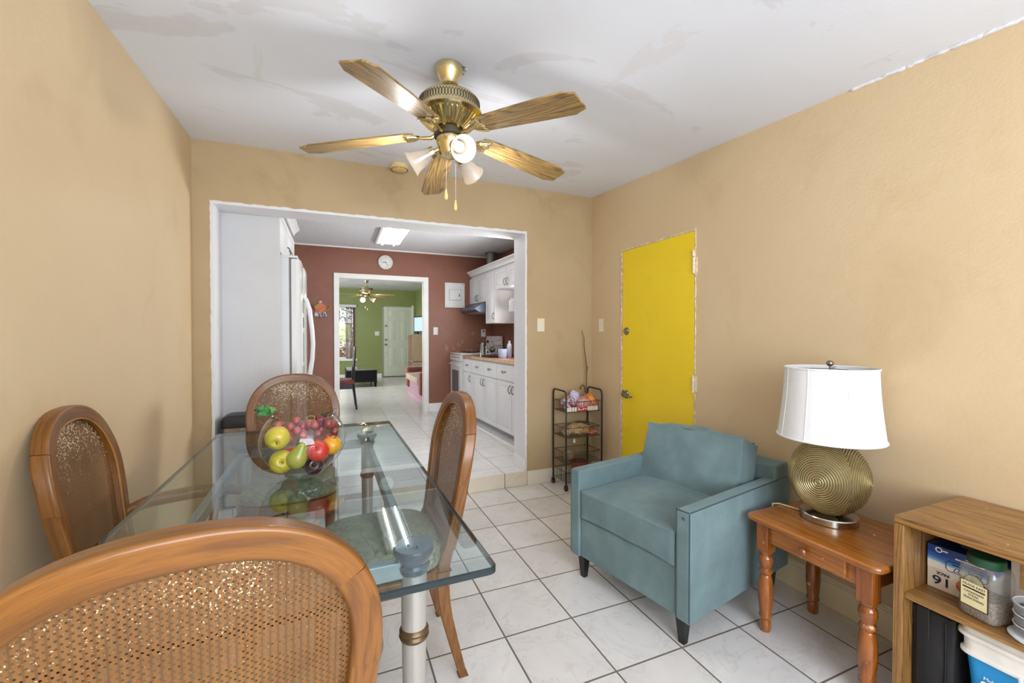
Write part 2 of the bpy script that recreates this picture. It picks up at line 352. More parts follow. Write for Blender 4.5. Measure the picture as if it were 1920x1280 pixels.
def text(name, body, size, mtx, m, parent, align='CENTER', ext=.0004, sx=1, bold=0):
    cu = bpy.data.curves.new(name, 'FONT'); cu.body = body; cu.size = size; cu.align_x = align; cu.align_y = 'CENTER'; cu.extrude = ext; cu.offset = bold
    tmp = bpy.data.objects.new(name+'_outline', cu); C.objects.link(tmp); bpy.context.view_layer.update()
    me = bpy.data.meshes.new_from_object(tmp.evaluated_get(bpy.context.evaluated_depsgraph_get())); bpy.data.objects.remove(tmp); bpy.data.curves.remove(cu)
    me.materials.clear(); me.materials.append(M[m]); o = bpy.data.objects.new(name, me); C.objects.link(o); o.parent = parent
    o.matrix_local = mtx @ Matrix.Diagonal((sx, 1, 1, 1)); return o
T = Matrix.Translation
def R(a, ax): return Matrix.Rotation(a, 4, ax)

# ------------------------------------------------------------------ room shell
XL, XR, HB = -.861, 2.187, 2.75
def yf(x): return 3.379-.0095*x          # face of the wall with the opening
K = .124                                 # kitchen floor level
OX0, OX1, OZ = -.757, 1.528, 2.188
structure(B(XL-.3, XR+.3, -1.8, 3.40, -.1, 0).build('floor', 'floor_tile'))
structure(B(-2.6, 3.0, 3.372, 12.6, -.1, K).build('floor_kitchen', 'kitchen_tile'))
tr = MB(); tr.prism([(OX0-.02, yf(OX0)-.004), (OX1+.008, yf(OX1)-.004), (OX1+.008, yf(OX1)+.02), (OX0-.02, yf(OX0)+.02)], .001, K-.003)
structure(tr.build('trim_1', 'riser_tile', bevel=.002), 'tile riser of the step up to the kitchen')
structure(B(XL-.2, XL, -1.8, 3.6, -.05, HB).build('wall_left', 'wall'))
# right wall with the opening of the yellow door
DY0, DY1, DZ = 2.134, 2.892, 1.987
wr = MB(); wr.box(XR, XR+.2, -1.8, DY0-.004, -.05, HB); wr.box(XR, XR+.2, DY1+.006, 3.6, -.05, HB); wr.box(XR, XR+.2, DY0-.004, DY1+.006, DZ+.006, HB)
structure(wr.build('wall_right', 'wall'))
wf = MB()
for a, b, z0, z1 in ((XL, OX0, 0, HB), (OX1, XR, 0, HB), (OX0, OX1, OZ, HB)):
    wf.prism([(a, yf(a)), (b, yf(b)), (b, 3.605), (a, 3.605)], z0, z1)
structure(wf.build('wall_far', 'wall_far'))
wb = MB(); wb.box(XL-.2, -.5, -1.8, -1.6, 0, HB); wb.box(2.0, XR+.2, -1.8, -1.6, 0, HB); wb.box(-.5, 2.0, -1.8, -1.6, 0, .55); wb.box(-.5, 2.0, -1.8, -1.6, 2.32, HB)
structure(wb.build('wall_back', 'wall'))
# sagging ceiling: lower towards the near right corner
ce = MB(); NX, NY = 24, 40
def zc(x, y):
    zl = 2.588-.010*(3.38-y); zr = 2.566-.0660*(3.38-y); t = (x-XL)/(XR-XL); return zl+(zr-zl)*t-.022*math.sin(PI*min(1, max(0, t)))*math.sin(PI*min(1, max(0, (3.38-y)/3.2)))
vs = [(XL-.15+(XR-XL+.3)*i/NX, -1.75+5.35*j/NY) for j in range(NY+1) for i in range(NX+1)]
ce.add([(x, y, zc(x, y)+.004*noise.noise(Vector((x*1.2, y*1.2, 0)))) for x, y in vs]+[(x, y, 2.78) for x, y in vs],
       [(j*(NX+1)+i, (j+1)*(NX+1)+i, (j+1)*(NX+1)+i+1, j*(NX+1)+i+1) for j in range(NY) for i in range(NX)]+
       [((NX+1)*(NY+1)+j*(NX+1)+i, (NX+1)*(NY+1)+j*(NX+1)+i+1, (NX+1)*(NY+1)+(j+1)*(NX+1)+i+1, (NX+1)*(NY+1)+(j+1)*(NX+1)+i) for j in range(NY) for i in range(NX)])
structure(ce.build('ceiling', 'ceiling'))
# plastered white reveal of the opening with its ragged painted edge
def ragged(p0, p1, wd, n, nrm, seed):
    """strip on the wall face from p0 to p1 (x,z); ragged on the side nrm"""
    random.seed(seed); a = Vector(p0); b = Vector(p1); top = []; bot = []
    for i in range(n+1):
        q = a.lerp(b, i/n); bot.append(q); top.append(q+Vector(nrm)*(wd*(.35+.65*random.random())))
    return [tuple(q) for q in bot]+[tuple(q) for q in top[::-1]]
jb = MB()
jb.prism([(OX1-.012, yf(OX1)-.003), (OX1+.001, yf(OX1)-.003), (OX1+.001, 3.606), (OX1-.012, 3.606)], K, OZ)
jb.prism([(OX0-.001, yf(OX0)-.003), (OX0+.012, yf(OX0)-.003), (OX0+.012, 3.606), (OX0-.001, 3.606)], K, OZ)
jb.prism([(OX0, yf(OX0)-.003), (OX1, yf(OX1)-.003), (OX1, 3.606), (OX0, 3.606)], OZ-.012, OZ+.001)
for p0, p1, nn, nr, sd in (((OX0-.004, OZ), (OX1+.006, OZ), 90, (0, 1), 1), ((OX0, K), (OX0, OZ+.01), 70, (-1, 0), 2), ((OX1, K), (OX1, OZ+.01), 60, (1, 0), 3)):
    pts = ragged(p0, p1, .011 if nr[0] == 0 else .007, nn, nr, sd); n = len(pts); h = n//2
    vs = [(x, yf(x)-.0025, z) for x, z in pts]+[(x, yf(x)+.003, z) for x, z in pts]
    fs = [(i, i+1, n-2-i, n-1-i) for i in range(h-1)]+[(i, (i+1) % n, n+(i+1) % n, n+i) for i in range(n)]
    jb.add(vs, fs)
structure(jb.build('trim_2', 'jamb', smooth=False), 'white painted reveal of the kitchen opening')
# baseboards
bb = MB(); bb.prism([(OX1+.01, yf(OX1)-.012), (XR-.001, yf(XR)-.012), (XR-.001, yf(XR)+.01), (OX1+.01, yf(OX1)+.01)], .001, .122)
structure(bb.build('baseboard_far', 'base_tile', bevel=.002))
br = MB()
for y0, y1 in ((-1.6, DY0-.03), (DY1+.03, yf(XR)-.02)):
    br.box(XR-.014, XR+.01, y0, y1, .001, .12); br.box(XR-.010, XR+.01, y0, y1, .12, .131); br.box(XR-.006, XR+.01, y0, y1, .131, .142)
structure(br.build('baseboard_right', 'cream_trim', bevel=.002))
structure(B(XL-.01, XL+.013, -1.6, 3.36, .001, .10).build('baseboard_left', 'cream_trim', bevel=.003))
jt = MB(); jt.box(OX1-.024, OX1-.0125, yf(OX1)+.002, 3.60, K, K+.10); structure(jt.build('baseboard_opening', 'trim', bevel=.002))
# ragged seam of plaster where the ceiling meets the right wall
sm = MB(); random.seed(5)
for i in range(70):
    y = .2+1.02*i/70+.01*random.random(); z = zc(XR, y); sm.ell((XR-.002, y, z-.002), (.006+.006*random.random(), .018+.014*random.random(), .003+.007*random.random()), 8, 6)
structure(sm.build('trim_3', 'jamb'), 'lumpy white plaster seam along the top of the right wall')

# ------------------------------------------------------------------ yellow door
dr = thing('door_1', 'bright yellow flush door with steel lever in the right wall', 'door', (XR-.001, DY0, 0)); dr['kind'] = 'structure'
B(-.004, .036, .002, DY1-DY0-.002, .02, DZ).build('door_panel', 'yellow', dr, bevel=.002)
W_ = DY1-DY0
fl = MB(); random.seed(11)
def flake(mb, y0, y1, z0, z1, vert):
    n = 60
    for i in range(n):
        if vert: z = z0+(z1-z0)*i/n; mb.box(-.0045-.002*random.random(), .002, y0+.006*random.random(), y1-.006*random.random(), z, z+(z1-z0)/n)
        else: y = y0+(y1-y0)*i/n; mb.box(-.0045-.002*random.random(), .002, y, y+(y1-y0)/n, z0, z1-.006*random.random())
flake(fl, W_+.003, W_+.026, .12, DZ+.012, True); flake(fl, -.012, -.001, .12, DZ+.012, True); flake(fl, -.008, W_+.022, DZ+.003, DZ+.016, False)
fl.build('door_frame', 'flake', dr)
def lever(y, z):
    m = MB().at(T((-.004, y, z)) @ R(-PI/2, 'Y'))
    m.lathe([(.034, 0), (.034, .006), (.028, .012), (.014, .014), (.013, .045)], 28); b = m.build('lever_rose', 'nickel', dr)
    m = MB(); m.tube([(-.045, y, z), (-.052, y-.02, z-.002), (-.052, y-.06, z-.008), (-.052, y-.10, z-.008), (-.044, y-.118, z-.008)], [.011, .0115, .010, .009, .008], 12); m.build('lever_handle', 'nickel', b)
    MB().box(-.010, 0, y+.038, y+.048, z-.03, z+.03).build('strike_plate', 'nickel', b)
lever(W_-.055, .825)
m = MB().at(T((-.004, W_-.055, 1.335)) @ R(-PI/2, 'Y')); m.lathe([(.030, 0), (.030, .006), (.024, .012), (.010, .013), (.010, .016)], 28); dbt = m.build('deadbolt', 'nickel', dr)
MB().box(-.032, -.016, W_-.068, W_-.042, 1.331, 1.339).build('thumb_turn', 'nickel', dbt, bevel=.002)
for z in (1.76, .98):
    h = MB(); h.box(-.008, .001, -.02, .012, z-.05, z+.05); h.tube([(-.012, 0, z-.055), (-.012, 0, z+.055)], .007, 10)
    if z > 1.5: h.tube([(-.012, 0, z+.06), (-.012, 0, z+.10)], .009, 10)
    h.build('hinge', plain('painted_hinge', (226, 212, 190), .45, .1, .25, 50), dr)

# ------------------------------------------------------------------ switches, smoke detector
def switch(loc, rz, label, cat='switch', gang=1, outlet=False, group=None, m='ivory'):
    t = thing('light_switch' if not outlet else 'wall_plate', label, cat, loc, rz, group)   # faces local -y
    wd = .035+.023*(gang-1)
    B(-wd, wd, -.006, 0, -.058, .058).build('plate', m, t, bevel=.003)
    for g in range(gang):
        x = (g-(gang-1)/2)*.046
        B(x-.017, x+.017, -.009, -.005, -.034, .034).build('rocker', m, t, bevel=.002)
    return t
switch((1.667, yf(1.667)-.001, 1.392), 0, 'ivory rocker switch on the tan wall left of the corner')
switch((XR-.001, 3.205, 1.392), PI/2, 'ivory rocker switch between the corner and the yellow door')
sd = thing('smoke_detector', 'round yellowed smoke detector on the ceiling by the far wall', 'smoke detector', (.452, 3.285, zc(.452, 3.285)))
MB().lathe([(.062, 0), (.062, -.010), (.066, -.014), (.066, -.030), (.050, -.040), (.020, -.042), (0, -.042)], 40).build('case', 'yellow_ivory', sd)
m = MB()
for k in range(20):
    a = 2*PI*k/20; m.at(T((.056*math.cos(a), .056*math.sin(a), -.0365)) @ R(a, 'Z')); m.box(-.006, .006, -.003, .003, -.0015, .0015)
m.build('vent_slots', 'brass_dark', sd)

# ------------------------------------------------------------------ ceiling fans
def blade_mesh(L=.50, r0=.155):
    m = MB(); out = [(0, .040), (.0, -.040), (.03, -.050), (.25, -.062), (L-.05, -.068), (L, -.046), (L, .046), (L-.05, .068), (.25, .062), (.03, .050)]
    m.prism([(x, y) for x, y in out], -.004, .004); return m
def make_fan(label, loc, az0, canopy=('brass', .062), droop=.055, tilt=(0, 0), rod=.10, light=True, shades=(-85, 35, 155), bulb_power=0, powers=None, dust=None):
    t = thing('ceiling_fan', label, 'ceiling fan', loc)
    cr = canopy[1]
    MB().lathe([(cr*.92, 0), (cr, -.006), (cr, -.020), (cr*.86, -.045), (cr*.66, -.066), (cr*.62, -.085), (cr*.52, -.090)], 36).build('canopy', canopy[0], t)
    MB().lathe([(cr*.45, -.082), (cr*.45, -.0905), (0, -.0905)], 24, cap=False).build('canopy_hole', 'brass_dark', t)
    MB().lathe([(.0125, -.08), (.0125, -.08-rod), (.019, -.085-rod)], 16).build('downrod', 'brass', t)
    z = -.075-rod                        # top of the motor
    P_ = [(.02, .018), (.06, .014), (.095, .004), (.126, -.012), (.134, -.022), (.136, -.066), (.146, -.072), (.148, -.084), (.140, -.092), (.128, -.098), (.104, -.122), (.078, -.140), (.066, -.146), (.056, -.147)]
    hz = MB().lathe([(a, z+b) for a, b in P_], 72).build('motor_housing', 'brass', t)
    m = MB()
    for k in range(64):
        a = 2*PI*k/64
        m.at(R(a, 'Z') @ T((.1355, 0, z-.044))); m.box(-.001, .0008, -.0034, .0034, -.013, .013)
        m.at(R(a+PI/64, 'Z') @ T((.1355, 0, z-.044)))
        for dz in (-.016, .016): m.box(-.001, .0008, -.0024, .0024, dz-.0024, dz+.0024)
    m.build('vent_grille', 'brass_dark', hz)
    m = MB()
    for k in range(40):
        a = 2*PI*k/40; m.at(R(a, 'Z')); m.tube([(.130, 0, z-.098), (.104, 0, z-.124), (.072, 0, z-.144)], .0036, 6)
    m.build('ribbed_skirt', 'brass', hz)
    z -= .024
    MB().lathe([(.055, z-.122), (.055, z-.14), (.07, z-.145), (.07, z-.155), (.04, z-.16)], 32).build('flywheel', 'brass_dark', t)
    zb = z-.128
    for k in range(5):
        a = az0+2*PI*k/5; Bm = T((0, 0, zb)) @ R(a, 'Z') @ R(math.atan(droop/.5), 'Y')
        tz = Matrix(((1, 0, 0, 0), (0, 1, 0, 0), (tilt[0], tilt[1], 1, 0), (0, 0, 0, 1)))
        Bm = tz @ Bm
        ir = MB().at(Bm); ir.tube([(.05, 0, .0), (.085, 0, -.016), (.125, 0, -.012), (.15, 0, -.004)], [.010, .009, .008, .008], 8)
        pts = [(.135, -.012), (.15, -.030), (.170, -.046), (.196, -.050), (.205, -.034), (.198, -.018), (.21, 0), (.198, .018), (.205, .034), (.196, .050), (.170, .046), (.15, .030), (.135, .012)]
        ir.at(Bm @ R(math.radians(-9), 'X')); ir.prism(pts, -.0085, -.0042)
        for (sx, sy) in ((.192, -.038), (.192, .038), (.165, 0)): ir.ell((sx, sy, -.0095), (.006, .006, .003), 10, 6)
        for q in range(-2, 3): ir.tube([(.150, q*.008, -.009), (.172, q*.013, -.0095), (.190, q*.017, -.009)], .0022, 5)
        io = ir.build('blade_iron', 'brass', t)
        b = blade_mesh(); bo = b.build('blade', 'blade', t, bevel=.002)
        bo.matrix_local = Bm @ R(math.radians(-9), 'X') @ T((.160, 0, .001))
    if light:
        zk = z-.155
        MB().lathe([(.045, zk+.004), (.058, zk), (.060, zk-.022), (.052, zk-.040), (.046, zk-.072), (.038, zk-.084), (.016, zk-.092), (0, zk-.094)], 40).build('light_kit', 'brass', t)
        for i, s in enumerate(shades):
            a = math.radians(s)
            A = T((0, 0, zk-.052)) @ R(a, 'Z') @ T((.055, 0, 0)) @ R(math.radians(118), 'Y')     # local z = shade axis, out and down
            MB().at(A).lathe([(.011, -.02), (.011, .012), (.026, .016), (.029, .036), (.024, .037)], 20).build('lamp_holder', 'brass', t)
            sh = MB().at(A); sh.lathe([(.026, .026), (.030, .045), (.036, .080), (.043, .112), (.052, .130), (.056, .134), (.0545, .136), (.049, .130), (.040, .110), (.033, .080), (.027, .046), (.024, .027)], 40, cap=False)
            so = sh.build('lamp_shade', 'frosted', t)
            MB().at(A).ell((0, 0, .072), (.0225, .0225, .036), 20, 12).build('bulb', 'bulb', so)
            if bulb_power:
                q = (Matrix.Translation(loc) @ A) @ Vector((0, 0, .155)); point('fan_bulb', q, (powers or [bulb_power]*3)[i], .028, (1, .97, .93))
        for (x, y, L) in ((-.028, -.050, .180), (.012, -.058, .225)):
            c = MB(); n = int(L/.006)
            for i in range(n): c.ell((x, y, zk-.07-i*.006), .0019, 6, 4)
            co = c.build('pull_chain', 'steel', t)
            MB().lathe([(0, .004), (.003, 0), (.0045, -.012), (.0075, -.030), (.0065, -.042), (0, -.046)], 16, (x, y, zk-.07-L)).build('chain_pull', plain('maple_pull', (222, 190, 120), .4), co)
    return t
FZ = zc(.48, 1.89)
make_fan('brass five blade ceiling fan with oak blades and three frosted shades, in the front room', (.48, 1.89, FZ), math.radians(-131), tilt=(.03, .012), rod=.064, bulb_power=9, powers=[.5, 7.5, 7.5])
ld = MB(); random.seed(3)
for k in range(26):
    a = math.radians(-30+80*random.random()); r = .058+.016*random.random(); ld.ell((.48+r*math.cos(a), 1.89+r*math.sin(a), FZ-.004), (.007, .006, .004+.004*random.random()), 6, 5)
tag(ld.build('broken_plaster', plain('crumbled_plaster', (180, 172, 160), .9, 0, .6, 60)), 'crumbling plaster patch around the brass fan mount on the ceiling', 'plaster damage', kind='stuff')
# the far (living room) fan
make_fan('small looking ceiling fan with lit shades in the green living room', (.66, 10.15, 2.58), math.radians(-25), canopy=('steel', .06), droop=.02, rod=.12, shades=(-120, 0, 120), bulb_power=6)

# ------------------------------------------------------------------ dining chairs
def spine(z):
    pts = [(0, 0), (.15, -.04), (.27, -.068), (.38, -.078), (.45, -.070), (.55, -.048), (.70, -.022), (.83, 0), (.95, .022), (1.06, .034)]
    if z <= 0: return 0
    for (a, ya), (b, yb) in zip(pts, pts[1:]):
        if z <= b:
            i = pts.index((a, ya)); t = (z-a)/(b-a)
            m0 = (yb-pts[max(i-1, 0)][1])/(b-pts[max(i-1, 0)][0]+1e-9); nx = pts[min(i+2, len(pts)-1)]; m1 = (nx[1]-ya)/(nx[0]-a+1e-9)
            h = b-a; return ya*(2*t**3-3*t*t+1)+m0*h*(t**3-2*t*t+t)+yb*(3*t*t-2*t**3)+m1*h*(t**3-t*t)
    return pts[-1][1]
WM, ZM, HA, NE = .237, .80, .235, 2.35
def halfw(z):
    if z <= .42: return .185
    if z <= ZM: t = (z-.42)/(ZM-.42); return .185+(WM-.185)*(t*t*(3-2*t)*.5+t*.5)
    q = min(1, (z-ZM)/HA); return WM*(1-q**NE)**(1/NE)
def bow(x): return .018*(1-(x/WM)**2)        # the back is gently bowed to the rear
def back_path(n=26, m=40, z0=.40):
    L = [(-halfw(z0+(ZM-z0)*i/n), z0+(ZM-z0)*i/n) for i in range(n)]
    A = []
    for i in range(m+1):
        t = PI-PI*i/m; c, s_ = math.cos(t), math.sin(t); A.append((math.copysign(abs(c)**(2/NE), c)*WM, ZM+HA*abs(s_)**(2/NE)))
    return L+A+[(-x, z) for x, z in L[::-1]]
def sweep(mb, path, half_w, half_t, yoff=0, nseg=6, uvs=1.0):
    """sweep a rounded rectangle along an (x,z) path lying on the curved back"""
    P = [Vector((x, 0, z)) for x, z in path]; N = len(P); sec = []
    rr = min(half_w, half_t)*.34
    for cx, cy, a0 in ((1, 1, 0), (-1, 1, 90), (-1, -1, 180), (1, -1, 270)):
        for k in range(nseg):
            a = math.radians(a0+90*k/(nseg-1)); sec.append((cx*(half_w-rr)+rr*math.cos(a), cy*(half_t-rr)+rr*math.sin(a)))
    n = len(sec); vs = []; d = 0; ds = []
    for i, p in enumerate(P):
        t = (P[min(i+1, N-1)]-P[max(i-1, 0)]).normalized(); nr = Vector((-t.z, 0, t.x)); wi = (half_w[i] if hasattr(half_w, '__len__') else 1)
        if i: d += (P[i]-P[i-1]).length
        ds.append(d); y = spine(p.z)+bow(p.x)*(1 if p.z > .5 else 0)+yoff
        dy = (spine(min(p.z+.01, 1.06))-spine(max(p.z-.01, 0)))/.02
        for a, b in sec:
            q = p+nr*a; vs.append((q.x, y+b+dy*(nr.z*a), q.z))
    per = [0]
    for k in range(n): x0, y0 = sec[k]; x1, y1 = sec[(k+1) % n]; per.append(per[-1]+math.hypot(x1-x0, y1-y0))
    fs = []; uv = []
    for i in range(N-1):
        for k in range(n):
            fs.append((i*n+k, i*n+(k+1) % n, (i+1)*n+(k+1) % n, (i+1)*n+k)); uv.append([(ds[i]*uvs, per[k]), (ds[i]*uvs, per[k+1]), (ds[i+1]*uvs, per[k+1]), (ds[i+1]*uvs, per[k])])
    fs += [tuple(range(n)), tuple((N-1)*n+k for k in range(n))[::-1]]; uv += [[(0, 0)]*n, [(0, 0)]*n]
    return mb.add(vs, fs, uv)
def se(n, a, b, k=3.0):
    out = []
    for i in range(n):
        t = 2*PI*i/n; c, s_ = math.cos(t), math.sin(t); out.append((math.copysign(abs(c)**(2/k), c)*a, math.copysign(abs(s_)**(2/k), s_)*b))
    return out
def make_chair(label, loc, rz, arms=False, cane_m='cane_worn', dz=0):
    """origin on the floor between the rear feet; local -y is the way the sitter faces"""
    t = thing('dining_chair', label, 'chair', loc, rz, 'cane back dining chairs round the glass table')
    path = back_path()
    # frame in scarf-jointed segments, as the photo shows: arch, shoulders, uprights
    n = len(path); cuts = [0, 24, 33, 60, 69, n-1]
    fr = MB()
    for i, (a, b) in enumerate(zip(cuts, cuts[1:])):
        seg = path[a:b+1]; mb = MB(); sweep(mb, seg, .024, .022, uvs=1)
        for k in mb.uv: mb.uv[k] = [(u+i*3.37, v+i*1.71) for u, v in mb.uv[k]]
        fr.add(mb.v, mb.f, [mb.uv[k] for k in range(len(mb.f))])
    bf = fr.build('back_frame', 'oak', t, ang=50); wn_ = bf.modifiers.new('wn', 'WEIGHTED_NORMAL'); wn_.keep_sharp = True; wn_.weight = 100
    # bead along the inside edge
    for yo in (-.0225,):
        q = []
        for x, z in path:
            i = path.index((x, z)); a = Vector((*path[max(i-1, 0)], )); b = Vector((*path[min(i+1, n-1)], )); tt = (b-a).normalized(); nr = Vector((-tt.y, tt.x)); q.append((x-nr.x*.0235, z-nr.y*.0235))
        mb = MB(); mb.tube([(x, spine(z)+bow(x)*(z > .5)+yo*.85, z) for x, z in q if z > .50], .0028, 6); mb.build('cane_bead', 'oak_pale', bf)
    # bottom rail of the back
    rl = MB(); rl.box(-.185, .185, spine(.52)-.014, spine(.52)+.022, .485, .535); rl.build('back_rail', 'oak_obj', t, bevel=.006)
    # cane panels
    cn = MB(); NXc, NZc = 20, 40; zt = ZM+HA-.022
    vs = []
    for j in range(NZc+1):
        z = .53+(zt-.53)*(1-(1-j/NZc)**1.6)
        hw = max(.0, halfw(z)-.022) if z <= ZM else (WM-.022)*max(0, 1-((z-ZM)/(HA-.022))**NE)**(1/NE)
        for i in range(NXc+1):
            x = hw*(2*i/NXc-1); vs.append((x, spine(z)+bow(x), z))
    cn.add(vs, [(j*(NXc+1)+i, j*(NXc+1)+i+1, (j+1)*(NXc+1)+i+1, (j+1)*(NXc+1)+i) for j in range(NZc) for i in range(NXc)])
    cn.build('cane_panel', cane_m, t)
    # rear legs (splayed back) with taper
    for sx in (-1, 1):
        mb = MB(); zs = [.42*(1-i/14) for i in range(15)]; vs = []; uv = []; N = len(zs)
        for z in zs:
            y = spine(z); w_ = .016+.010*(z/.42); d_ = .015+.010*(z/.42); x = sx*(.185+.006*(1-z/.42))
            vs += [(x-w_, y-d_, z), (x+w_, y-d_, z), (x+w_, y+d_, z), (x-w_, y+d_, z)]
        fs = [(i*4+k, i*4+(k+1) % 4, (i+1)*4+(k+1) % 4, (i+1)*4+k) for i in range(N-1) for k in range(4)]+[(0, 1, 2, 3), tuple((N-1)*4+k for k in (3, 2, 1, 0))]
        mb.add(vs, fs); mb.build('leg', 'oak_obj', t, bevel=.004)
        mb = MB(); mb.tube([(sx*.205, -.485, .40), (sx*.205, -.488, .30), (sx*.206, -.492, .15), (sx*.208, -.500, 0)], [.026, .024, .020, .016], 12); mb.build('leg', 'oak_obj', t)
    # seat: apron plus upholstered pad
    ap = MB(); pts = [(x*1.0, y-.285) for x, y in se(40, .240, .225, 4)]; ap.prism(pts, .375, .432); ap.build('seat_frame', 'oak_obj', t, bevel=.008)
    pd = MB(); prof = [(.93, .432), (1.0, .445), (1.03, .470), (1.0, .495), (.90, .512), (.6, .522), (.25, .526), (0.001, .526)]; ng = 48
    vs = []
    for k_, z in prof: vs += [(x*k_, y*k_-.287, z+.0) for x, y in se(ng, .243, .228, 3.6)]
    fs = [(j*ng+k, j*ng+(k+1) % ng, (j+1)*ng+(k+1) % ng, (j+1)*ng+k) for j in range(len(prof)-1) for k in range(ng)]+[tuple(range(ng))[::-1]]
    pd.add(vs, fs); pd.build('seat', 'vinyl', t)
    if arms:
        for sx in (-1, 1):
            mb = MB(); P = [(sx*.232, spine(.74)-.01, .735), (sx*.258, -.08, .715), (sx*.282, -.18, .675), (sx*.290, -.28, .655), (sx*.284, -.37, .655), (sx*.272, -.425, .648)] if not dz else [(sx*.205, spine(.60)-.005, .600), (sx*.250, -.10, .618), (sx*.280, -.20, .622), (sx*.290, -.29, .622), (sx*.284, -.37, .618), (sx*.272, -.43, .606)]
            from mathutils.geometry import interpolate_bezier
            Q = []
            for i in range(len(P)-1):
                a, b = Vector(P[i]), Vector(P[i+1]); pa = Vector(P[max(i-1, 0)]); nb = Vector(P[min(i+2, len(P)-1)])
                Q += interpolate_bezier(a, a+(b-pa)/6, b-(nb-a)/6, b, 6)[:-1]
            Q.append(Vector(P[-1])); mb.tube(Q, [.018+.010*math.sin(PI*min(1, i/len(Q)*1.1)) for i in range(len(Q))], 12)
            mb.v = [(x, y, z if True else z) for x, y, z in mb.v]; ao = mb.build('armrest', 'oak_obj', t)
            mb = MB(); mb.tube([(sx*.272, -.37, .645-.035*(dz != 0)), (sx*.280, -.335, .58), (sx*.262, -.325, .50), (sx*.240, -.335, .41)], [.018, .016, .017, .022], 10); mb.build('arm_post', 'oak_obj', ao)
    return t
make_chair('oak and cane dining chair nearest the camera, seen from behind, cane most clearly woven', (-.190, .695, 0), PI+math.radians(9), True, 'cane')
make_chair('oak and cane armchair standing against the left peach wall', (-.80, 1.92, 0), PI/2+math.radians(4), True, 'cane_worn', 1) 
make_chair('oak and cane dining chair at the far end of the table by the kitchen opening', (-.235, 2.965, 0), 0)
make_chair('oak and cane dining chair on the right long side of the table, seen edge on', (.446, 1.765, 0), -PI/2)
for o in [o for o in C.objects if o.name.startswith('dining_chair')]: pass

# ------------------------------------------------------------------ glass table
TT = .742
tb = thing('glass_dining_table', 'rectangular glass dining table with clear pillars and grey rails', 'table', (-.130, 1.915, 0), math.radians(1.0))
TW, TLn = .475, .965
def rrect(a, b, r, n=6):
    out = []
    for cx, cy, a0 in ((a-r, b-r, 0), (-a+r, b-r, 90), (-a+r, -b+r, 180), (a-r, -b+r, 270)):
        out += [(cx+r*math.cos(math.radians(a0+90*k/n)), cy+r*math.sin(math.radians(a0+90*k/n))) for k in range(n+1)]
    return out
o_ = rrect(TW, TLn, .022); i_ = rrect(TW-.004, TLn-.004, .018); n = len(o_)
gt = MB(); gt.add([(x, y, TT) for x, y in i_]+[(x, y, TT-.019) for x, y in i_], [tuple(range(n)), tuple(range(n, 2*n))[::-1]])
gl = gt.build('glass_top', 'table_glass', tb, smooth=False)
ge = MB(); ge.add([(x, y, TT) for x, y in i_]+[(x, y, TT-.003) for x, y in o_]+[(x, y, TT-.016) for x, y in o_]+[(x, y, TT-.019) for x, y in i_],
    [(j*n+k, j*n+(k+1) % n, (j+1)*n+(k+1) % n, (j+1)*n+k) for j in range(3) for k in range(n)]); ge.build('glass_edge', 'glass_edge', gl)
for sx in (-1, 1):
    for sy in (-1, 1):
        x, y = sx*.315, sy*.735
        cp = MB().lathe([(.034, .650), (.040, .655), (.044, .670), (.040, .678), (.046, .690), (.055, .704), (.056, .714), (.053, .7225)], 32, (x, y, 0)).build('capital', 'stone_blue', tb)
        lg = MB().lathe([(.040, 0), (.040, .04), (.034, .06), (.031, .30), (.034, .50), (.035, .650)], 28, (x, y, 0)).build('leg', 'acrylic', tb)
        MB().lathe([(.031, .462), (.038, .468), (.041, .476), (.038, .484), (.040, .490), (.036, .498), (.031, .502)], 28, (x, y, 0)).build('ring', 'bronze', lg)
for sx in (-1, 1): B(sx*.315-.014, sx*.315+.014, -.70, .70, .640, .688).build('side_rail', 'pewter', tb, bevel=.004)
for sy in (-1, 1): B(-.29, .29, sy*.735-.014, sy*.735+.014, .640, .688).build('end_rail', 'pewter', tb, bevel=.004)

# ------------------------------------------------------------------ fruit bowl
BX, BY, BR_ = -.120, 1.905, .158
bz = TT+.002
bw = thing('glass_bowl', 'round clear glass fishbowl of fruit standing on the table', 'bowl', (BX, BY, bz))
prof = [(.001, .006), (.05, .004), (.062, 0), (.070, .004)]+[(BR_*math.sin(a), .140-.140*math.cos(a)) for a in [math.radians(d) for d in range(30, 131, 5)]]
prof += [(BR_*math.sin(math.radians(130))-.003, .140+.140*math.cos(math.radians(50))+.004)]
MB().lathe(prof, 64, cap=False).build('bowl', 'bowl_glass', bw)
rtop = prof[-1]
MB().tube([(rtop[0]*math.cos(2*PI*k/64), rtop[0]*math.sin(2*PI*k/64), rtop[1]) for k in range(64)], .0036, 8, True).build('rim', 'bowl_glass', bw)
def fmat(name, a, b, c=None, sc=7, rough=.3):
    m = NT(name); v = m.coord(); n = m.noise(v, sc*2.2, 4, .6); st = [(.35, rgb(*a)), (.6, rgb(*b))]
    if c: st.append((.72, rgb(*c)))
    m.set(Base_Color=m.ramp(n, st), Roughness=rough, Coat_Weight=.3); return m.m
M['apple'] = fmat('apple_skin', (188, 186, 62), (214, 186, 58), (208, 160, 60))
M['pear'] = fmat('pear_skin', (146, 158, 50), (168, 166, 62), (186, 104, 70))
M['red'] = fmat('red_skin', (188, 40, 34), (214, 58, 46), (224, 92, 70))
M['orange'] = fmat('orange_skin', (226, 150, 30), (236, 168, 40))
M['plum'] = fmat('plum_skin', (40, 14, 22), (62, 22, 30))
M['grape'] = fmat('grape_skin', (150, 60, 66), (184, 92, 96), (200, 116, 106), 12, .45)
M['grape_dark'] = fmat('dark_grape_skin', (96, 26, 44), (150, 56, 66), None, 12, .35)
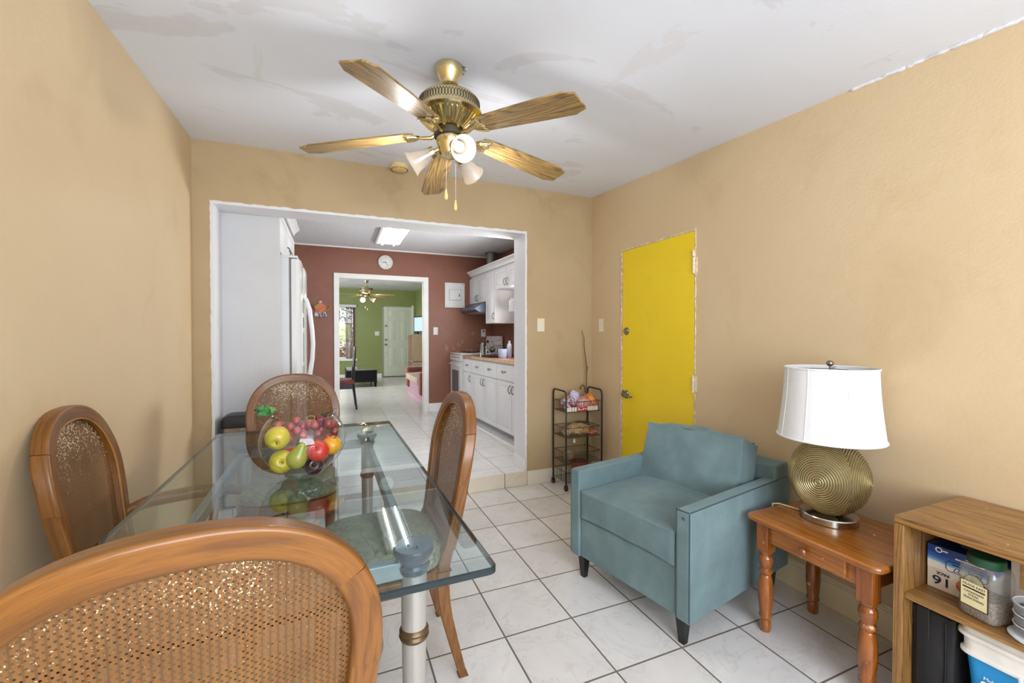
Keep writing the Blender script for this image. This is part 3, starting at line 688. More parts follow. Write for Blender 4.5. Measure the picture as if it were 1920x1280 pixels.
M['leaf'] = fmat('silk_leaf', (40, 110, 52), (84, 150, 74), (196, 190, 60), 12, .6)
M['stem'] = plain('stem_brown', (120, 92, 40), .7)
def fruit(kind, p, r, m, label, tilt=(0, 0), group='fruit in the glass bowl'):
    t = thing(kind, label, 'fruit', (BX+p[0], BY+p[1], bz+p[2]), 0, group); t.rotation_euler = (tilt[0], tilt[1], 0)
    if kind == 'pear': pr_ = [(.001, -r*1.0), (r*.55, -r*.92), (r*.92, -r*.5), (r, -.0), (r*.88, r*.5), (r*.6, r*1.0), (r*.42, r*1.4), (r*.3, r*1.7), (r*.12, r*1.85), (.001, r*1.84)]
    else: pr_ = [(.001, -r*.80), (r*.22, -r*.90), (r*.6, -r*.78), (r*.93, -r*.36), (r, .08*r), (r*.93, r*.45), (r*.66, r*.80), (r*.36, r*.93), (r*.14, r*.84), (.001, r*.70)]
    MB().lathe(pr_, 28).build('flesh', m, t, sub=1)
    top = pr_[-1][1]; MB().tube([(0, 0, top-.004), (.002, 0, top+.008), (.006, 0, top+.016)], .0018, 6).build('stem', 'stem', t)
fruit('apple', (-.084, -.068, .168), .045, 'apple', 'yellow green apple highest on the left of the bowl', (1.9, .2))
fruit('apple', (-.072, -.058, .072), .045, 'apple', 'yellow apple lying stalk outwards at the lower left of the bowl', (1.35, .5))
fruit('pear', (-.018, -.088, .085), .038, 'pear', 'green pear with a red blush in the middle of the bowl', (.15, .40))
fruit('peach', (.056, -.078, .104), .043, 'red', 'shiny red waxy fruit at the right of the bowl', (.9, -.3))
fruit('mango', (.104, -.028, .110), .040, 'orange', 'orange yellow fruit against the right side of the bowl', (.2, .3))
fruit('plum', (.040, -.052, .042), .038, 'plum', 'very dark plum at the bottom of the bowl', (1.2, 0))
fruit('plum', (.012, .030, .046), .038, 'plum', 'dark plum at the back under the grapes', (1.2, 0))
fruit('apple', (-.05, .050, .060), .040, 'red', 'dark red fruit hidden at the back left of the bowl', (1, 0))
def grapes(c, spread, n, m, label, seed):
    random.seed(seed); t = thing('grape_bunch', label, 'grapes', (BX+c[0], BY+c[1], bz+c[2]), 0, 'artificial grape bunches in the glass bowl'); k = 0; pts = []
    while k < n:
        for _ in range(80):
            p = Vector((random.uniform(-1, 1)*spread[0], random.uniform(-1, 1)*spread[1], random.uniform(-1, 1)*spread[2]))
            if all((p-q).length > .022 for q in pts): break
        pts.append(p); k += 1; g = MB(); q_ = random.uniform(.9, 1.1); g.ell(p, (.0155*q_, .0155*q_, .0165*q_), 16, 10); g.build('grape', m, t)
    MB().tube([(0, 0, -.01), (0, .002, .02), (.004, 0, spread[2]+.018)], .0018, 6).build('stem', 'stem', t)
grapes((-.048, .015, .180), (.050, .03, .034), 11, 'grape', 'pink grape bunch behind the upper apple', 1)
grapes((.020, .0, .172), (.034, .03, .032), 9, 'grape', 'dusty red grapes in the centre of the bowl', 2)
grapes((.082, .006, .180), (.034, .035, .036), 12, 'grape_dark', 'dark red grape bunch at the right under the rim', 3)
lf = thing('silk_leaf', 'green artificial leaf sprig sticking out over the left of the bowl rim', 'leaf', (BX-.108, BY-.03, bz+.250))
lm = MB(); lo_ = [(0, 0), (.018, -.012), (.016, -.020), (.034, -.020), (.032, -.028), (.052, -.018), (.056, -.024), (.070, 0), (.056, .024), (.052, .018), (.032, .028), (.034, .020), (.016, .020), (.018, .012)]
ctr = (.03, 0)
for ang_, sc_, tlt in ((2.75, 1.0, .35), (2.2, .8, .7), (3.3, .75, .1)):
    lm.at(R(ang_, 'Z') @ R(-tlt, 'Y') @ R(.5, 'X')); pts3 = [(x*sc_, y*sc_, .010*math.sin(x*60)+abs(y)*.3) for x, y in lo_]; c3 = (.035*sc_, 0, -.004); nn = len(pts3)
    lm.add(pts3+[c3], [(i, (i+1) % nn, nn) for i in range(nn)])
lo3 = lm.build('leaf_blade', 'leaf', lf); sol = lo3.modifiers.new('s', 'SOLIDIFY'); sol.thickness = .001
MB().tube([(0, 0, 0), (.02, 0, -.012), (.04, .004, -.035)], .0018, 6).build('stem', 'stem', lf)
tw2 = MB(); tw2.tube([(BX+.028+.015*math.cos(a), BY-.02+.004*math.sin(3*a), bz+.225+.010*math.sin(a)) for a in [i*.45 for i in range(26)]], .0014, 6)
tag(tw2.build('wire_tendril', plain('gold_wire', (196, 168, 84), .4, .3)), 'curled gold wire tendril above the middle grapes', 'decoration')
tw3 = MB(); tw3.tube([(BX+.075, BY+.0, bz+.222), (BX+.088, BY, bz+.240), (BX+.106, BY, bz+.243), (BX+.113, BY, bz+.253), (BX+.128, BY, bz+.256)], [.002, .0035, .0015, .001, .001], 6); tw3.ell((BX+.076, BY+.0, bz+.230), (.012, .009, .010), 10, 8)
tag(tw3.build('fruit_stalk', plain('dark_stalk', (52, 44, 26), .6)), 'dark curly stalk rising at the right side of the bowl rim', 'decoration')

# ------------------------------------------------------------------ teal armchair (local: x towards its back, y to its right-hand far side)
AW, AD = .722, .850
ar = thing('armchair', 'teal velvet armchair with square arms and black tapered legs', 'armchair', (1.322, 1.308, 0), math.radians(11.2))
def soft(x0, x1, y0, y1, z0, z1, n=8, puff=.012, seed=0, crown=0, wr=.004):
    """cushion: subdivided box, faces puffed, with shallow creases"""
    mb = MB(); cx, cy, cz = (x0+x1)/2, (y0+y1)/2, (z0+z1)/2; h = ((x1-x0)/2, (y1-y0)/2, (z1-z0)/2)
    key = {}; vs = []; fs = []
    def vid(p):
        k = tuple(round(q, 5) for q in p)
        if k not in key:
            key[k] = len(vs); vs.append(p)
        return key[k]
    N = n
    for ax in range(3):
        for sgn in (-1, 1):
            u_, v_ = [(1, 2), (2, 0), (0, 1)][ax]
            for i in range(N):
                for j in range(N):
                    q = []
                    for di, dj in ((0, 0), (1, 0), (1, 1), (0, 1)):
                        p = [0, 0, 0]; p[ax] = sgn; p[u_] = -1+2*(i+di)/N; p[v_] = -1+2*(j+dj)/N; q.append(vid(tuple(p)))
                    fs.append(q if sgn > 0 else q[::-1])
    out = []
    for p in vs:
        m_ = [1-abs(c)**4 for c in p]; q = []
        for a in range(3):
            b, c = (a+1) % 3, (a+2) % 3; bulge = puff*(1-p[b]**2)*(1-p[c]**2)
            edge = .012*(abs(p[b])**10+abs(p[c])**10)*.5
            q.append(p[a]*h[a]+math.copysign(bulge-edge, p[a])*(abs(p[a])**3))
        nz = noise.noise(Vector((q[0]*7+seed, q[1]*7, q[2]*7)))*wr*2+noise.noise(Vector((q[0]*22+seed, q[1]*22, q[2]*16)))*wr*.6
        out.append((cx+q[0]+nz*.5, cy+q[1]+nz*.4, cz+q[2]+nz+crown*(1-p[0]**2)*(1-p[1]**2)*(p[2] > .5)))
    return mb.add(out, fs)
zb, zt = .118, .580
for y0, y1 in ((0, .068), (AW-.068, AW)): B(0, AD, y0, y1, zb, zt).build('arm', 'velvet', ar, bevel=.010, seg=3)
B(.012, AD-.05, .069, AW-.069, zb+.002, .330).build('front_rail', 'velvet', ar, bevel=.008)
B(AD-.13, AD-.002, .002, AW-.002, zb+.004, .652).build('back_frame', 'velvet', ar, bevel=.014, seg=3)
def loop(mb, pts, r=.0042): mb.tube(pts, r, 6, True)
sc = soft(.004, AD-.13, .074, AW-.074, .338, .470, 14, .010, 1, .012, .0025).build('seat_cushion', 'velvet', ar, sub=1)
for z in (.464, .350):
    m = MB(); loop(m, [(.004+.006, .080+(AW-.16)*k/12, z) for k in range(13)]+[(.02+.6*k/8, AW-.078, z) for k in range(9)]+[(.62, AW-.08-(AW-.16)*k/8, z) for k in range(9)]+[(.62-.6*k/8, .078, z) for k in range(9)], .0035); m.build('piping', 'piping', sc)
bc = soft(-.080, .080, -.275, .275, -.165, .165, 16, .034, 7, 0, .009)
bco = bc.build('back_cushion', 'velvet', ar, sub=1); bco.location = (.612, AW/2+.02, .592); bco.rotation_euler = (0, math.radians(17), math.radians(3))
for x in (-.073, .073):
    m = MB(); loop(m, [(x, -.262+.524*k/14, .168) for k in range(15)]+[(x, .268, .162-.324*k/10) for k in range(11)]+[(x, .262-.524*k/14, -.168) for k in range(15)]+[(x, -.268, -.162+.324*k/10) for k in range(11)], .004); m.build('piping', 'piping', bco)
for x, y in ((.045, .060), (.045, AW-.06), (AD-.06, .06), (AD-.06, AW-.06)):
    MB().frustum((x-.014, x+.014, y-.014, y+.014), (x-.024, x+.024, y-.024, y+.024), 0, zb+.004).build('leg', 'blackleg', ar, bevel=.003)
for P in ([(.003, .004, zb+.01), (.003, .004, zt-.006)], [(.003, .064, zb+.01), (.003, .064, zt-.006)], [(.006, .004, zt-.003), (AD-.01, .004, zt-.003)], [(.003, AW-.004, zb+.01), (.003, AW-.004, zt-.006)], [(.003, .006, zt-.003), (.003, .066, zt-.003)]):
    MB().tube(P, .0032, 6).build('piping', 'piping', ar)

# ------------------------------------------------------------------ end table
EX0, EX1, EY0, EY1, EZ = 1.680, 2.135, .838, 1.352, .513
et = thing('end_table', 'orange pine end table with one drawer and turned legs, under the lamp', 'table', (EX0, EY0, 0))
ew, ed = EX1-EX0, EY1-EY0
MB().prism([(x+ew/2, y+ed/2) for x, y in rrect(ew/2, ed/2, .035)], EZ-.024, EZ).build('tabletop', 'pine', et, bevel=.008, seg=3)
a0 = .045
for x, y in ((a0+.022, a0+.022), (ew-a0-.022, a0+.022), (a0+.022, ed-a0-.012), (ew-a0-.022, ed-a0-.012)):
    m = MB(); m.box(x-.026, x+.026, y-.026, y+.026, .355, EZ-.024)
    m.lathe([(.018, 0), (.022, .010), (.022, .045), (.019, .055), (.026, .066), (.026, .074), (.023, .082), (.027, .120), (.030, .165), (.029, .21), (.023, .245), (.020, .252), (.027, .262), (.026, .270), (.019, .278), (.025, .295), (.029, .312), (.027, .330), (.020, .340), (.025, .348), (.026, .357)], 28, (x, y, 0))
    m.build('leg', 'pine_leg', et, bevel=.002, ang=30)
m = MB(); zz0 = EZ-.112
m.box(a0+.006, a0+.024, a0+.02, ed-a0-.02, zz0, EZ-.024); m.box(ew-a0-.024, ew-a0-.006, a0+.02, ed-a0-.02, zz0, EZ-.024)
m.box(a0+.02, ew-a0-.02, a0+.006, a0+.024, zz0, EZ-.024); m.box(a0+.02, ew-a0-.02, ed-a0-.014, ed-a0+.004, zz0, EZ-.024)
m.build('apron', 'pine', et, bevel=.002)
dw = B(a0-.010, a0+.006, .125, ed-.105, EZ-.100, EZ-.034).build('drawer', 'pine', et, bevel=.003)
MB().at(T((a0-.010, ed/2+.012, EZ-.066)) @ R(-PI/2, 'Y')).lathe([(.007, 0), (.007, .008), (.014, .013), (.0155, .019), (.011, .025), (0, .027)], 20).build('knob', 'pine_leg', dw)

# ------------------------------------------------------------------ table lamp
LX, LY = 1.952, 1.162
lp = thing('table_lamp', 'gold ringed table lamp with a white linen drum shade on the end table', 'lamp', (LX, LY, EZ))
MB().lathe([(.101, 0), (.104, .003), (.104, .026), (.101, .030), (.06, .030)], 64).build('base', 'steel', lp)
nb, mbn = 96, 64; vs = []; RX, RZ = .146, .163
poles = []
for j in range(mbn+1):
    ph = -PI/2+PI*j/mbn
    for i in range(nb):
        th = 2*PI*i/nb; d = Vector((math.cos(th)*math.cos(ph), math.sin(th)*math.cos(ph), math.sin(ph)))
        q = d; vs.append((q.x*RX, q.y*RX, RZ*q.z+RZ+.024))
bd = MB(); bd.add(vs, [(j*nb+i, j*nb+(i+1) % nb, (j+1)*nb+(i+1) % nb, (j+1)*nb+i) for j in range(mbn) for i in range(nb)])
bd.build('lamp_body', 'gold', lp, ang=180)
hz_ = .024+2*RZ
MB().lathe([(.058, hz_-.016), (.060, hz_-.012), (.060, hz_+.014), (.057, hz_+.018), (.02, hz_+.018)], 48).build('neck', 'steel', lp)
s0, s1 = .350, .652
sp_ = []
for k in range(13):
    t_ = k/12; sp_.append((.190-.022*math.sin(t_*PI/2)-.004*t_, s0+(s1-s0)*t_))
shp = MB(); shp.lathe(sp_+[(sp_[-1][0]-.003, s1-.001)]+[(r-.003, z) for r, z in sp_[::-1]][1:], 96, cap=False); sho = shp.build('lamp_shade', 'linen', lp)
m = MB()
for r, z in ((sp_[0][0], s0+.004), (sp_[-1][0], s1-.004)): m.tube([(r*math.cos(2*PI*k/96), r*math.sin(2*PI*k/96), z) for k in range(96)], .0042, 8, True)
for d in (-175, -128, -82, -35, 10, 60, 110, 150):
    a = math.radians(d); m.tube([((r+.0008)*math.cos(a), (r+.0008)*math.sin(a), z) for r, z in sp_], .0016, 5)
m.build('shade_trim', 'linen', sho)
m = MB(); m.tube([(0, 0, hz_+.018), (0, 0, s1+.010)], .004, 8); m.ell((0, 0, s1+.016), (.014, .014, .013), 20, 12)
for k in range(3): a = 2*PI*k/3+.4; m.tube([(0, 0, s1-.006), (sp_[-1][0]*math.cos(a), sp_[-1][0]*math.sin(a), s1-.006)], .002, 6)
m.build('finial', 'nickel', lp)
m = MB(); m.tube([(-.03, .105, .006), (-.035, .150, .0045), (-.045, .19, .0045), (-.05, .215, -.004), (-.05, .222, -.06)], .0035, 8); m.build('power_cord', plain('gold_cord', (214, 194, 140), .35), lp)

# ------------------------------------------------------------------ bookshelf and what it holds
SX0, SX1, SY0, SY1, SZ = 1.728, 2.172, .02, .826, .700
bs = thing('bookshelf', 'low wood laminate bookshelf in the lower right corner', 'bookshelf', (SX0, SY0, 0))
sw_, sd_ = SX1-SX0, SY1-SY0
B(0, sw_, 0, sd_, SZ-.026, SZ).build('top_board', 'laminate', bs, bevel=.004)
B(.002, sw_-.002, sd_-.028, sd_-.001, 0, SZ-.026).build('side_panel', 'laminate_v', bs, bevel=.002)
B(.002, sw_-.002, .001, .028, 0, SZ-.026).build('side_panel', 'laminate_v', bs, bevel=.002)
B(.012, sw_-.014, .028, sd_-.028, .430, .450).build('shelf_board', 'laminate', bs, bevel=.002)
B(.012, sw_-.014, .028, sd_-.028, .03, .05).build('bottom_board', 'laminate', bs, bevel=.002)
B(sw_-.014, sw_-.006, .002, sd_-.002, 0, SZ-.03).build('back_panel', 'laminate_v', bs)
SH = .4505
M['carton'] = plain('white_card', (226, 222, 214), .55, 0, .04)
def bluebox():
    m = NT('blue_white_card'); tc = m.n('ShaderNodeTexCoord'); sp = m.n('ShaderNodeSeparateXYZ'); m.l(tc.outputs['Object'], sp.inputs[0])
    w_ = m.math('ADD', sp.outputs[2], m.math('MULTIPLY', m.noise(tc.outputs['Object'], 9, 3), .03))
    m.set(Base_Color=m.ramp(m.math('DIVIDE', w_, .078), [(.46, rgb(232, 232, 234)), (.52, rgb(120, 176, 226)), (.66, rgb(44, 104, 186)), (.9, rgb(22, 58, 132))]), Roughness=.35); return m.m
M['bluebox'] = bluebox(); M['ink'] = plain('navy_ink', (28, 34, 62), .6); M['white_ink'] = plain('white_ink', (238, 240, 244), .6)
def carton(name, label, loc, rz, sx, sy, sz, m, cat='box', y0=0):
    t = thing(name, label, cat, loc, rz); B(0, sx, y0, sy, 0, sz).build('carton', m, t, bevel=.0015); return t
b1 = carton('cardboard_box', 'white box with an upside down 16 PACK print at the bottom of the shelf stack', (1.866, .562, SH), math.radians(1), .17, .230, .068, 'carton', y0=.085)
# faces -x: right vector is -y, up is z; the print is upside down, so right=+y, up=-z
def face(o, x, y, z): return frame((x, y, z), (0, 1, 0), (0, 0, -1))
text('print_number', '16', .040, face(b1, -.0008, .192, .032), 'ink', b1, sx=1.25, bold=.0004)
text('print_word', 'PACK', .013, face(b1, -.0008, .190, .056), 'ink', b1, bold=.0004)
text('print_code', '727HB00', .013, face(b1, -.0008, .122, .009), 'ink', b1)
ringm = MB().at(frame((-.0006, .135, .038), (0, 1, 0), (0, 0, -1)))
def ring(mb, r0, r1, a0, a1, n=20, h=.0008):
    vs = [(r*math.cos(math.radians(a0+(a1-a0)*k/n)), r*math.sin(math.radians(a0+(a1-a0)*k/n)), h) for k in range(n+1) for r in (r0, r1)]
    return mb.add(vs, [(2*k, 2*k+1, 2*k+3, 2*k+2) for k in range(n)])
for a_, e_, c_ in ((0, 100, (200, 70, 50)), (100, 200, (44, 96, 140)), (200, 290, (70, 140, 160)), (290, 360, (214, 110, 60))):
    mm = MB().at(ringm.M); ring(mm, .013, .022, a_, e_); mm.build('print_ring', plain('ring_ink', c_, .6), b1, smooth=False)
mm = MB().at(ringm.M); mm.lathe([(.011, 0), (.011, .0008)], 24); mm.build('print_disc', plain('grey_ink', (150, 150, 156), .6), b1)
b2 = carton('cardboard_box', 'blue and white carton lying on top of the 16 PACK box', (1.866, .556, SH+.0685), math.radians(2), .17, .235, .078, 'bluebox', y0=.085)
text('print_number', '27', .020, face(b2, -.0008, .160, .018), 'ink', b2); text('print_number', '20', .020, face(b2, -.0008, .110, .018), 'ink', b2)
mm = MB(); mm.box(-.0010, .001, .148, .172, .030, .033); mm.box(-.0010, .001, .100, .122, .030, .033); mm.build('print_small_lines', 'ink', b2)
mm = MB(); mm.box(-.0010, .001, .100, .165, .052, .056); mm.box(-.0010, .001, .100, .140, .060, .063); mm.build('print_pale_lines', 'white_ink', b2)
mm = MB().at(frame((-.0006, .205, .066), (0, 1, 0), (0, 0, -1))); ring(mm, .006, .009, 0, 360); mm.box(-.022, -.010, -.002, .002, 0, .0008); mm.build('print_mark', 'white_ink', b2)
mm = MB(); mm.tube([(-.0012, y, z) for y, z in ((.096, .007), (.180, .007), (.187, .014), (.187, .034), (.180, .041), (.096, .041), (.089, .034), (.089, .014))], .0010, 6, True)
mm.tube([(-.0012, .132, .012), (-.0012, .132, .036)], .0007, 6); mm.build('print_frame', 'ink', b2)
b3 = carton('cracker_box', 'box with a waffle picture behind the spice jar on the shelf', (1.955, .425, SH), math.radians(3), .08, .20, .165, plain('waffle_print', (206, 190, 170), .5))
B(-.001, .001, .05, .18, .07, .150).build('print_waffle', plain('waffle_tan', (200, 150, 90), .6, 0, .3, 40), b3); B(-.0015, .001, .02, .11, .05, .085).build('print_patch', plain('pale_blue_print', (188, 206, 226), .6, 0, .2, 20), b3); B(-.0012, .002, .01, .19, .150, .163).build('print_band', plain('navy_band', (40, 52, 84), .5), b3)
pp = MB(); random.seed(9)
for k in range(7):
    pp.at(T((1.97+.02*random.random(), .69+.008*k, SH+.150+.004*k)) @ R(random.uniform(-.5, .5), 'Z') @ R(.08*k, 'X')); pp.box(-.07, .05, -.03, .03, 0, .0025)
tag(pp.build('loose_papers', plain('dark_papers', (96, 78, 60), .7, 0, .5, 30)), 'loose dark papers lying on top of the blue carton', 'papers')
# spice jar
jr = thing('spice_jar', 'large clear spice jar with a dark green lid and cream label on the shelf', 'jar', (1.812, .632, SH), math.radians(-12))
def jar_body(k, zs):
    return [[(x*s_, y*s_, z) for x, y in rrect(.046*k, .046*k, .017*k, 5)] for z, s_ in zs]
def loft(mb, rings, cap=True):
    n_ = len(rings[0]); vs = [p for r in rings for p in r]; fs = [(j*n_+k, j*n_+(k+1) % n_, (j+1)*n_+(k+1) % n_, (j+1)*n_+k) for j in range(len(rings)-1) for k in range(n_)]
    if cap: fs += [tuple(range(n_))[::-1], tuple((len(rings)-1)*n_+k for k in range(n_))]
    return mb.add(vs, fs)
loft(MB(), jar_body(1, [(0, .9), (.006, 1), (.130, 1), (.150, .95), (.160, .80)]), False).build('jar_body', cloudy('jar_plastic', (176, 170, 160), .2), jr)
MB().lathe([(.040, .158), (.041, .160), (.041, .182), (.038, .185), (0, .185)], 40).build('lid', plain('green_lid', (22, 70, 44), .4), jr)
loft(MB(), jar_body(.95, [(.003, .95), (.008, 1), (.060, 1), (.066, .96)])).build('seasoning', plain('spice_mix', (128, 110, 96), .9, 0, .8, 260), jr)
lbm = frame((-.0470, 0, .070), (0, -1, 0), (0, 0, 1)); lb = MB().at(lbm); lb.box(-.034, .034, -.038, .038, 0, .0010); lbo = lb.build('label_border', plain('maroon_ink', (52, 26, 34), .5), jr)
MB().at(lbm).box(-.0315, .0315, -.0355, .0355, .0008, .0014).build('label_paper', plain('cream_paper', (232, 222, 172), .55), lbo)
ar_ = MB().at(lbm); ar_.prism([(.026*math.cos(math.radians(a)), .030+.030*math.sin(math.radians(a))) for a in range(0, 181, 12)], 0, .0010); ar_.build('label_arch', bpy.data.materials['maroon_ink'], jr)
ar_ = MB().at(lbm); ar_.prism([(.023*math.cos(math.radians(a)), .0365+.022*math.sin(math.radians(a))) for a in range(0, 181, 12)], .0008, .0013); ar_.build('label_picture', plain('map_print', (150, 146, 120), .6, 0, .4, 60), jr)
B_ = MB().at(lbm); B_.box(-.027, .027, .015, .0195, .0014, .0018); B_.build('label_band', bpy.data.materials['maroon_ink'], jr)
for body, z, s_ in (('TRADE EAST', .0265, .0100), ('CANADIAN', .0065, .0090), ('STEAK', -.003, .0090), ('SEASONING', -.0125, .0090)): text('label_text', body, s_, lbm @ T((0, z, .0016)), 'ink', jr, ext=.0003)
# stacked round container
sc_ = thing('stacking_container', 'stack of round clear plastic containers with a white base, cut by the right edge', 'container', (1.800, .520, SH))
MB().lathe([(.052, 0), (.060, .002), (.061, .007), (.050, .009)], 48).build('base_lid', 'white', sc_)
gp = cloudy('cloudy_plastic', (200, 206, 212), .34)
for k in range(3):
    z = .009+k*.030; MB().lathe([(.046, z), (.048, z+.002), (.049, z+.026), (.051, z+.029)], 48, cap=False).build('tier', gp, sc_)
    MB().lathe([(.040, z+.002), (.041, z+.014), (.030, z+.017), (0, z+.018)], 32).build('contents', plain('blue_grey_contents', (92, 104, 126), .6, 0, .5, 60), sc_)
    MB().tube([(.0505*math.cos(2*PI*q/48), .0505*math.sin(2*PI*q/48), z+.029) for q in range(48)], .0016, 6, True).build('tier_rim', 'white', sc_)
# black bag and litter pail in the lower bay
bg_ = thing('black_bag', 'black fabric bag hanging slack in the lower left bay of the bookshelf', 'bag', (1.93, .745, .050))
o = soft(-.14, .14, -.050, .048, 0, .35, 10, .015, 4, 0, .012).build('bag_body', plain('black_nylon', (30, 30, 33), .75, 0, .2, 30, .2, 200), bg_, sub=1)
m = MB(); m.box(-.152, -.146, .005, .038, .10, .36); m.box(-.153, -.145, -.038, -.034, .02, .34); m.build('strap', plain('black_webbing', (20, 20, 22), .6), bg_, bevel=.002)
pl = thing('litter_pail', 'white and blue rectangular cat litter pail under the shelf at the right edge', 'pail', (1.905, .545, .050))
def rr_(a, b, r, z): return [(x, y, z) for x, y in rrect(a, b, r, 6)]
loft(MB(), [rr_(.105, .105, .025, 0), rr_(.118, .118, .03, .20), rr_(.125, .125, .03, 0.284)]).build('label_sleeve', plain('blue_label', (24, 146, 214), .35, 0, .06), pl)
loft(MB(), [rr_(.128, .128, .03, 0.280), rr_(.137, .137, .035, 0.284), rr_(.137, .137, .035, 0.292), rr_(.130, .130, .032, 0.296), rr_(.131, .131, .032, 0.334), rr_(.141, .141, .036, 0.338), rr_(.141, .141, .036, 0.348), rr_(.134, .134, .033, 0.352), rr_(.130, .130, .033, 0.374), rr_(.120, .120, .03, 0.378)]).build('lid', plain('pail_white', (230, 228, 222), .4), pl)
hn = MB(); hn.tube([(-.142, .0, .290), (-.150, -.004, .284), (-.152, -.03, .254), (-.152, -.075, .210), (-.150, -.12, .170), (-.142, -.128, .17)], .0055, 8); hn.build('bail_handle', 'white', pl)
lf_ = frame((-.1235, .0, .215), (0, -1, 0), (.12, 0, 1))
text('label_text', 'Multi-Cat', .014, lf_ @ T((-.052, .014, .0035)), 'white_ink', pl); text('label_text', 'CLUMPING', .020, lf_ @ T((-.034, -.004, .0035)), 'white_ink', pl, bold=.001)
text('label_text', 'Pla', .046, lf_ @ T((.050, .024, .0035)), 'white_ink', pl, bold=.0015); text('label_text', 'C', .046, lf_ @ T((.034, -.016, .0035)), 'white_ink', pl, bold=.0015)

# ------------------------------------------------------------------ wire rack in the corner
rk = thing('wire_rack', 'black wire basket trolley rack on castors in the far right corner', 'rack', (1.772, 3.098, 0))
rw, rd_, rh = .352, .225, .832
def hoop(x):
    P = [(x, 0, .045), (x, 0, rh-.035), (x, .008, rh-.012), (x, .030, rh), (x, rd_-.030, rh+.004), (x, rd_-.008, rh-.008), (x, rd_, rh-.030), (x, rd_, .045)]
    return MB().tube(P, .0075, 10)
for x in (0, rw): hoop(x).build('hoop', 'black_metal', rk)
for x in (0, rw):
    for y in (0, rd_): 
        m = MB(); m.tube([(x-.011, y, .022), (x+.011, y, .022)], .020, 18); m.box(x-.014, x+.014, y-.01, y+.01, .030, .048); m.build('castor', 'black', rk, bevel=.002)
levels = ((.655, .085), (.440, .080), (.225, .085), (.065, .085))
for z, h in levels:
    m = MB(); x0, x1, y0, y1 = .010, rw-.010, .008, rd_-.008
    for zz, r in ((z+h, .0026), (z, .0024)): m.tube([(x0, y0, zz), (x1, y0, zz), (x1, y1, zz), (x0, y1, zz)], r, 6, True)
    for k in range(15):
        x = x0+(x1-x0)*k/14; m.tube([(x, y0, z+h), (x, y0, z), (x, y1, z), (x, y1, z+h)], .0013, 4)
    for k in range(1, 8):
        y = y0+(y1-y0)*k/8; m.tube([(x0, y, z+h), (x0, y, z), (x1, y, z), (x1, y, z+h)], .0013, 4)
    m.build('basket', 'wire', rk)
def crumple(name, label, cat, c, r, cols, seed, rz=0, rough=.3, sc=30, group=None, amp=.22):
    m = NT(name+'_film'); v = m.coord(); n = m.noise(v, sc, 3, .6); k = len(cols)
    m.set(Base_Color=m.ramp(n, [(.3+.4*i/max(1, k-1), rgb(*q)) for i, q in enumerate(cols)]), Roughness=rough, Coat_Weight=.5)
    mb = MB(); mb.ell((0, 0, 0), 1, 40, 26); vs = []
    for p in mb.v:
        q = Vector(p); d = 1+amp*noise.noise(q*2.1+Vector((seed, 0, 0)))+.6*amp*abs(noise.noise(q*5.3+Vector((0, seed, 0)))); q = q*d
        vs.append((q.x*r[0], q.y*r[1], max(-.92, q.z)*r[2]))
    mb.v = vs; o = mb.build(name, m.m); o.location = c; o.rotation_euler = (0, 0, rz); return tag(o, label, cat, group)
X0, Y0 = 1.772, 3.098
z1_ = .659; ng_ = 'snack bags on the top basket'
crumple('snack_bag', 'dark red and blue snack bag at the left of the top basket', 'snack bag', (X0+.075, Y0+.09, z1_+.060), (.060, .075, .060), [(60, 20, 40), (150, 30, 44), (210, 210, 230), (70, 60, 150)], 1, group=ng_)
crumple('snack_bag', 'purple and white checked bag peaking highest in the top basket', 'snack bag', (X0+.155, Y0+.13, z1_+.080), (.052, .045, .075), [(96, 86, 180), (220, 220, 236), (110, 100, 190)], 2, sc=60, group=ng_)
crumple('snack_bag', 'clear red cellophane bag in the middle of the top basket', 'snack bag', (X0+.205, Y0+.075, z1_+.055), (.065, .065, .055), [(150, 60, 60), (210, 170, 160), (150, 50, 50)], 3, group=ng_)
crumple('snack_bag', 'orange and red crisp bag at the right of the top basket', 'snack bag', (X0+.290, Y0+.10, z1_+.060), (.045, .075, .068), [(176, 40, 34), (226, 150, 50), (200, 90, 40)], 4, group=ng_)
t = thing('carton_tray', 'white and red printed carton along the front of the top basket', 'carton', (X0+.018, Y0+.010, z1_))
B(0, .300, 0, .020, .0, .036).build('carton', 'carton', t, bevel=.002); B(.095, .195, -.0012, .010, .001, .035).build('print_panel', plain('red_print', (186, 34, 42), .5, 0, .1), t)
m = MB()
for k in (1, 2, 3, 8, 9, 10, 11): m.box(.018+.025*k-.0015, .018+.025*k+.0015, -.0008, .005, .001, .035)
m.build('print_stripes', plain('grey_print', (120, 112, 104), .6), t)
m = MB(); m.box(.105, .116, -.002, 0, .010, .027); m.box(.120, .146, -.002, 0, .010, .014); m.box(.150, .160, -.002, 0, .010, .026); m.box(.165, .188, -.002, 0, .016, .021); m.build('print_letters', 'white_ink', t)
bb_ = [(146, 112, 74), (196, 166, 120), (120, 84, 56)]
crumple('bread_bag', 'plastic bag of brown bread rolls lying in the second basket', 'bread bag', (X0+.175, Y0+.10, .444+.045), (.105, .085, .048), bb_, 5, .3)
crumple('bread_bag', 'small bagged bun at the left end of the second basket', 'bread bag', (X0+.060, Y0+.09, .444+.034), (.042, .055, .036), [(110, 70, 50), (170, 140, 110), (220, 220, 225)], 6)
crumple('snack_bag', 'orange red packet at the right front of the second basket', 'packet', (X0+.285, Y0+.06, .444+.020), (.048, .035, .020), [(226, 90, 40), (200, 70, 34), (220, 200, 190)], 8)
crumple('folded_dark_bag', 'flat dark purple bag at the back of the second basket', 'bag', (X0+.235, Y0+.155, .444+.070), (.085, .045, .028), [(56, 42, 52), (84, 66, 76)], 9)
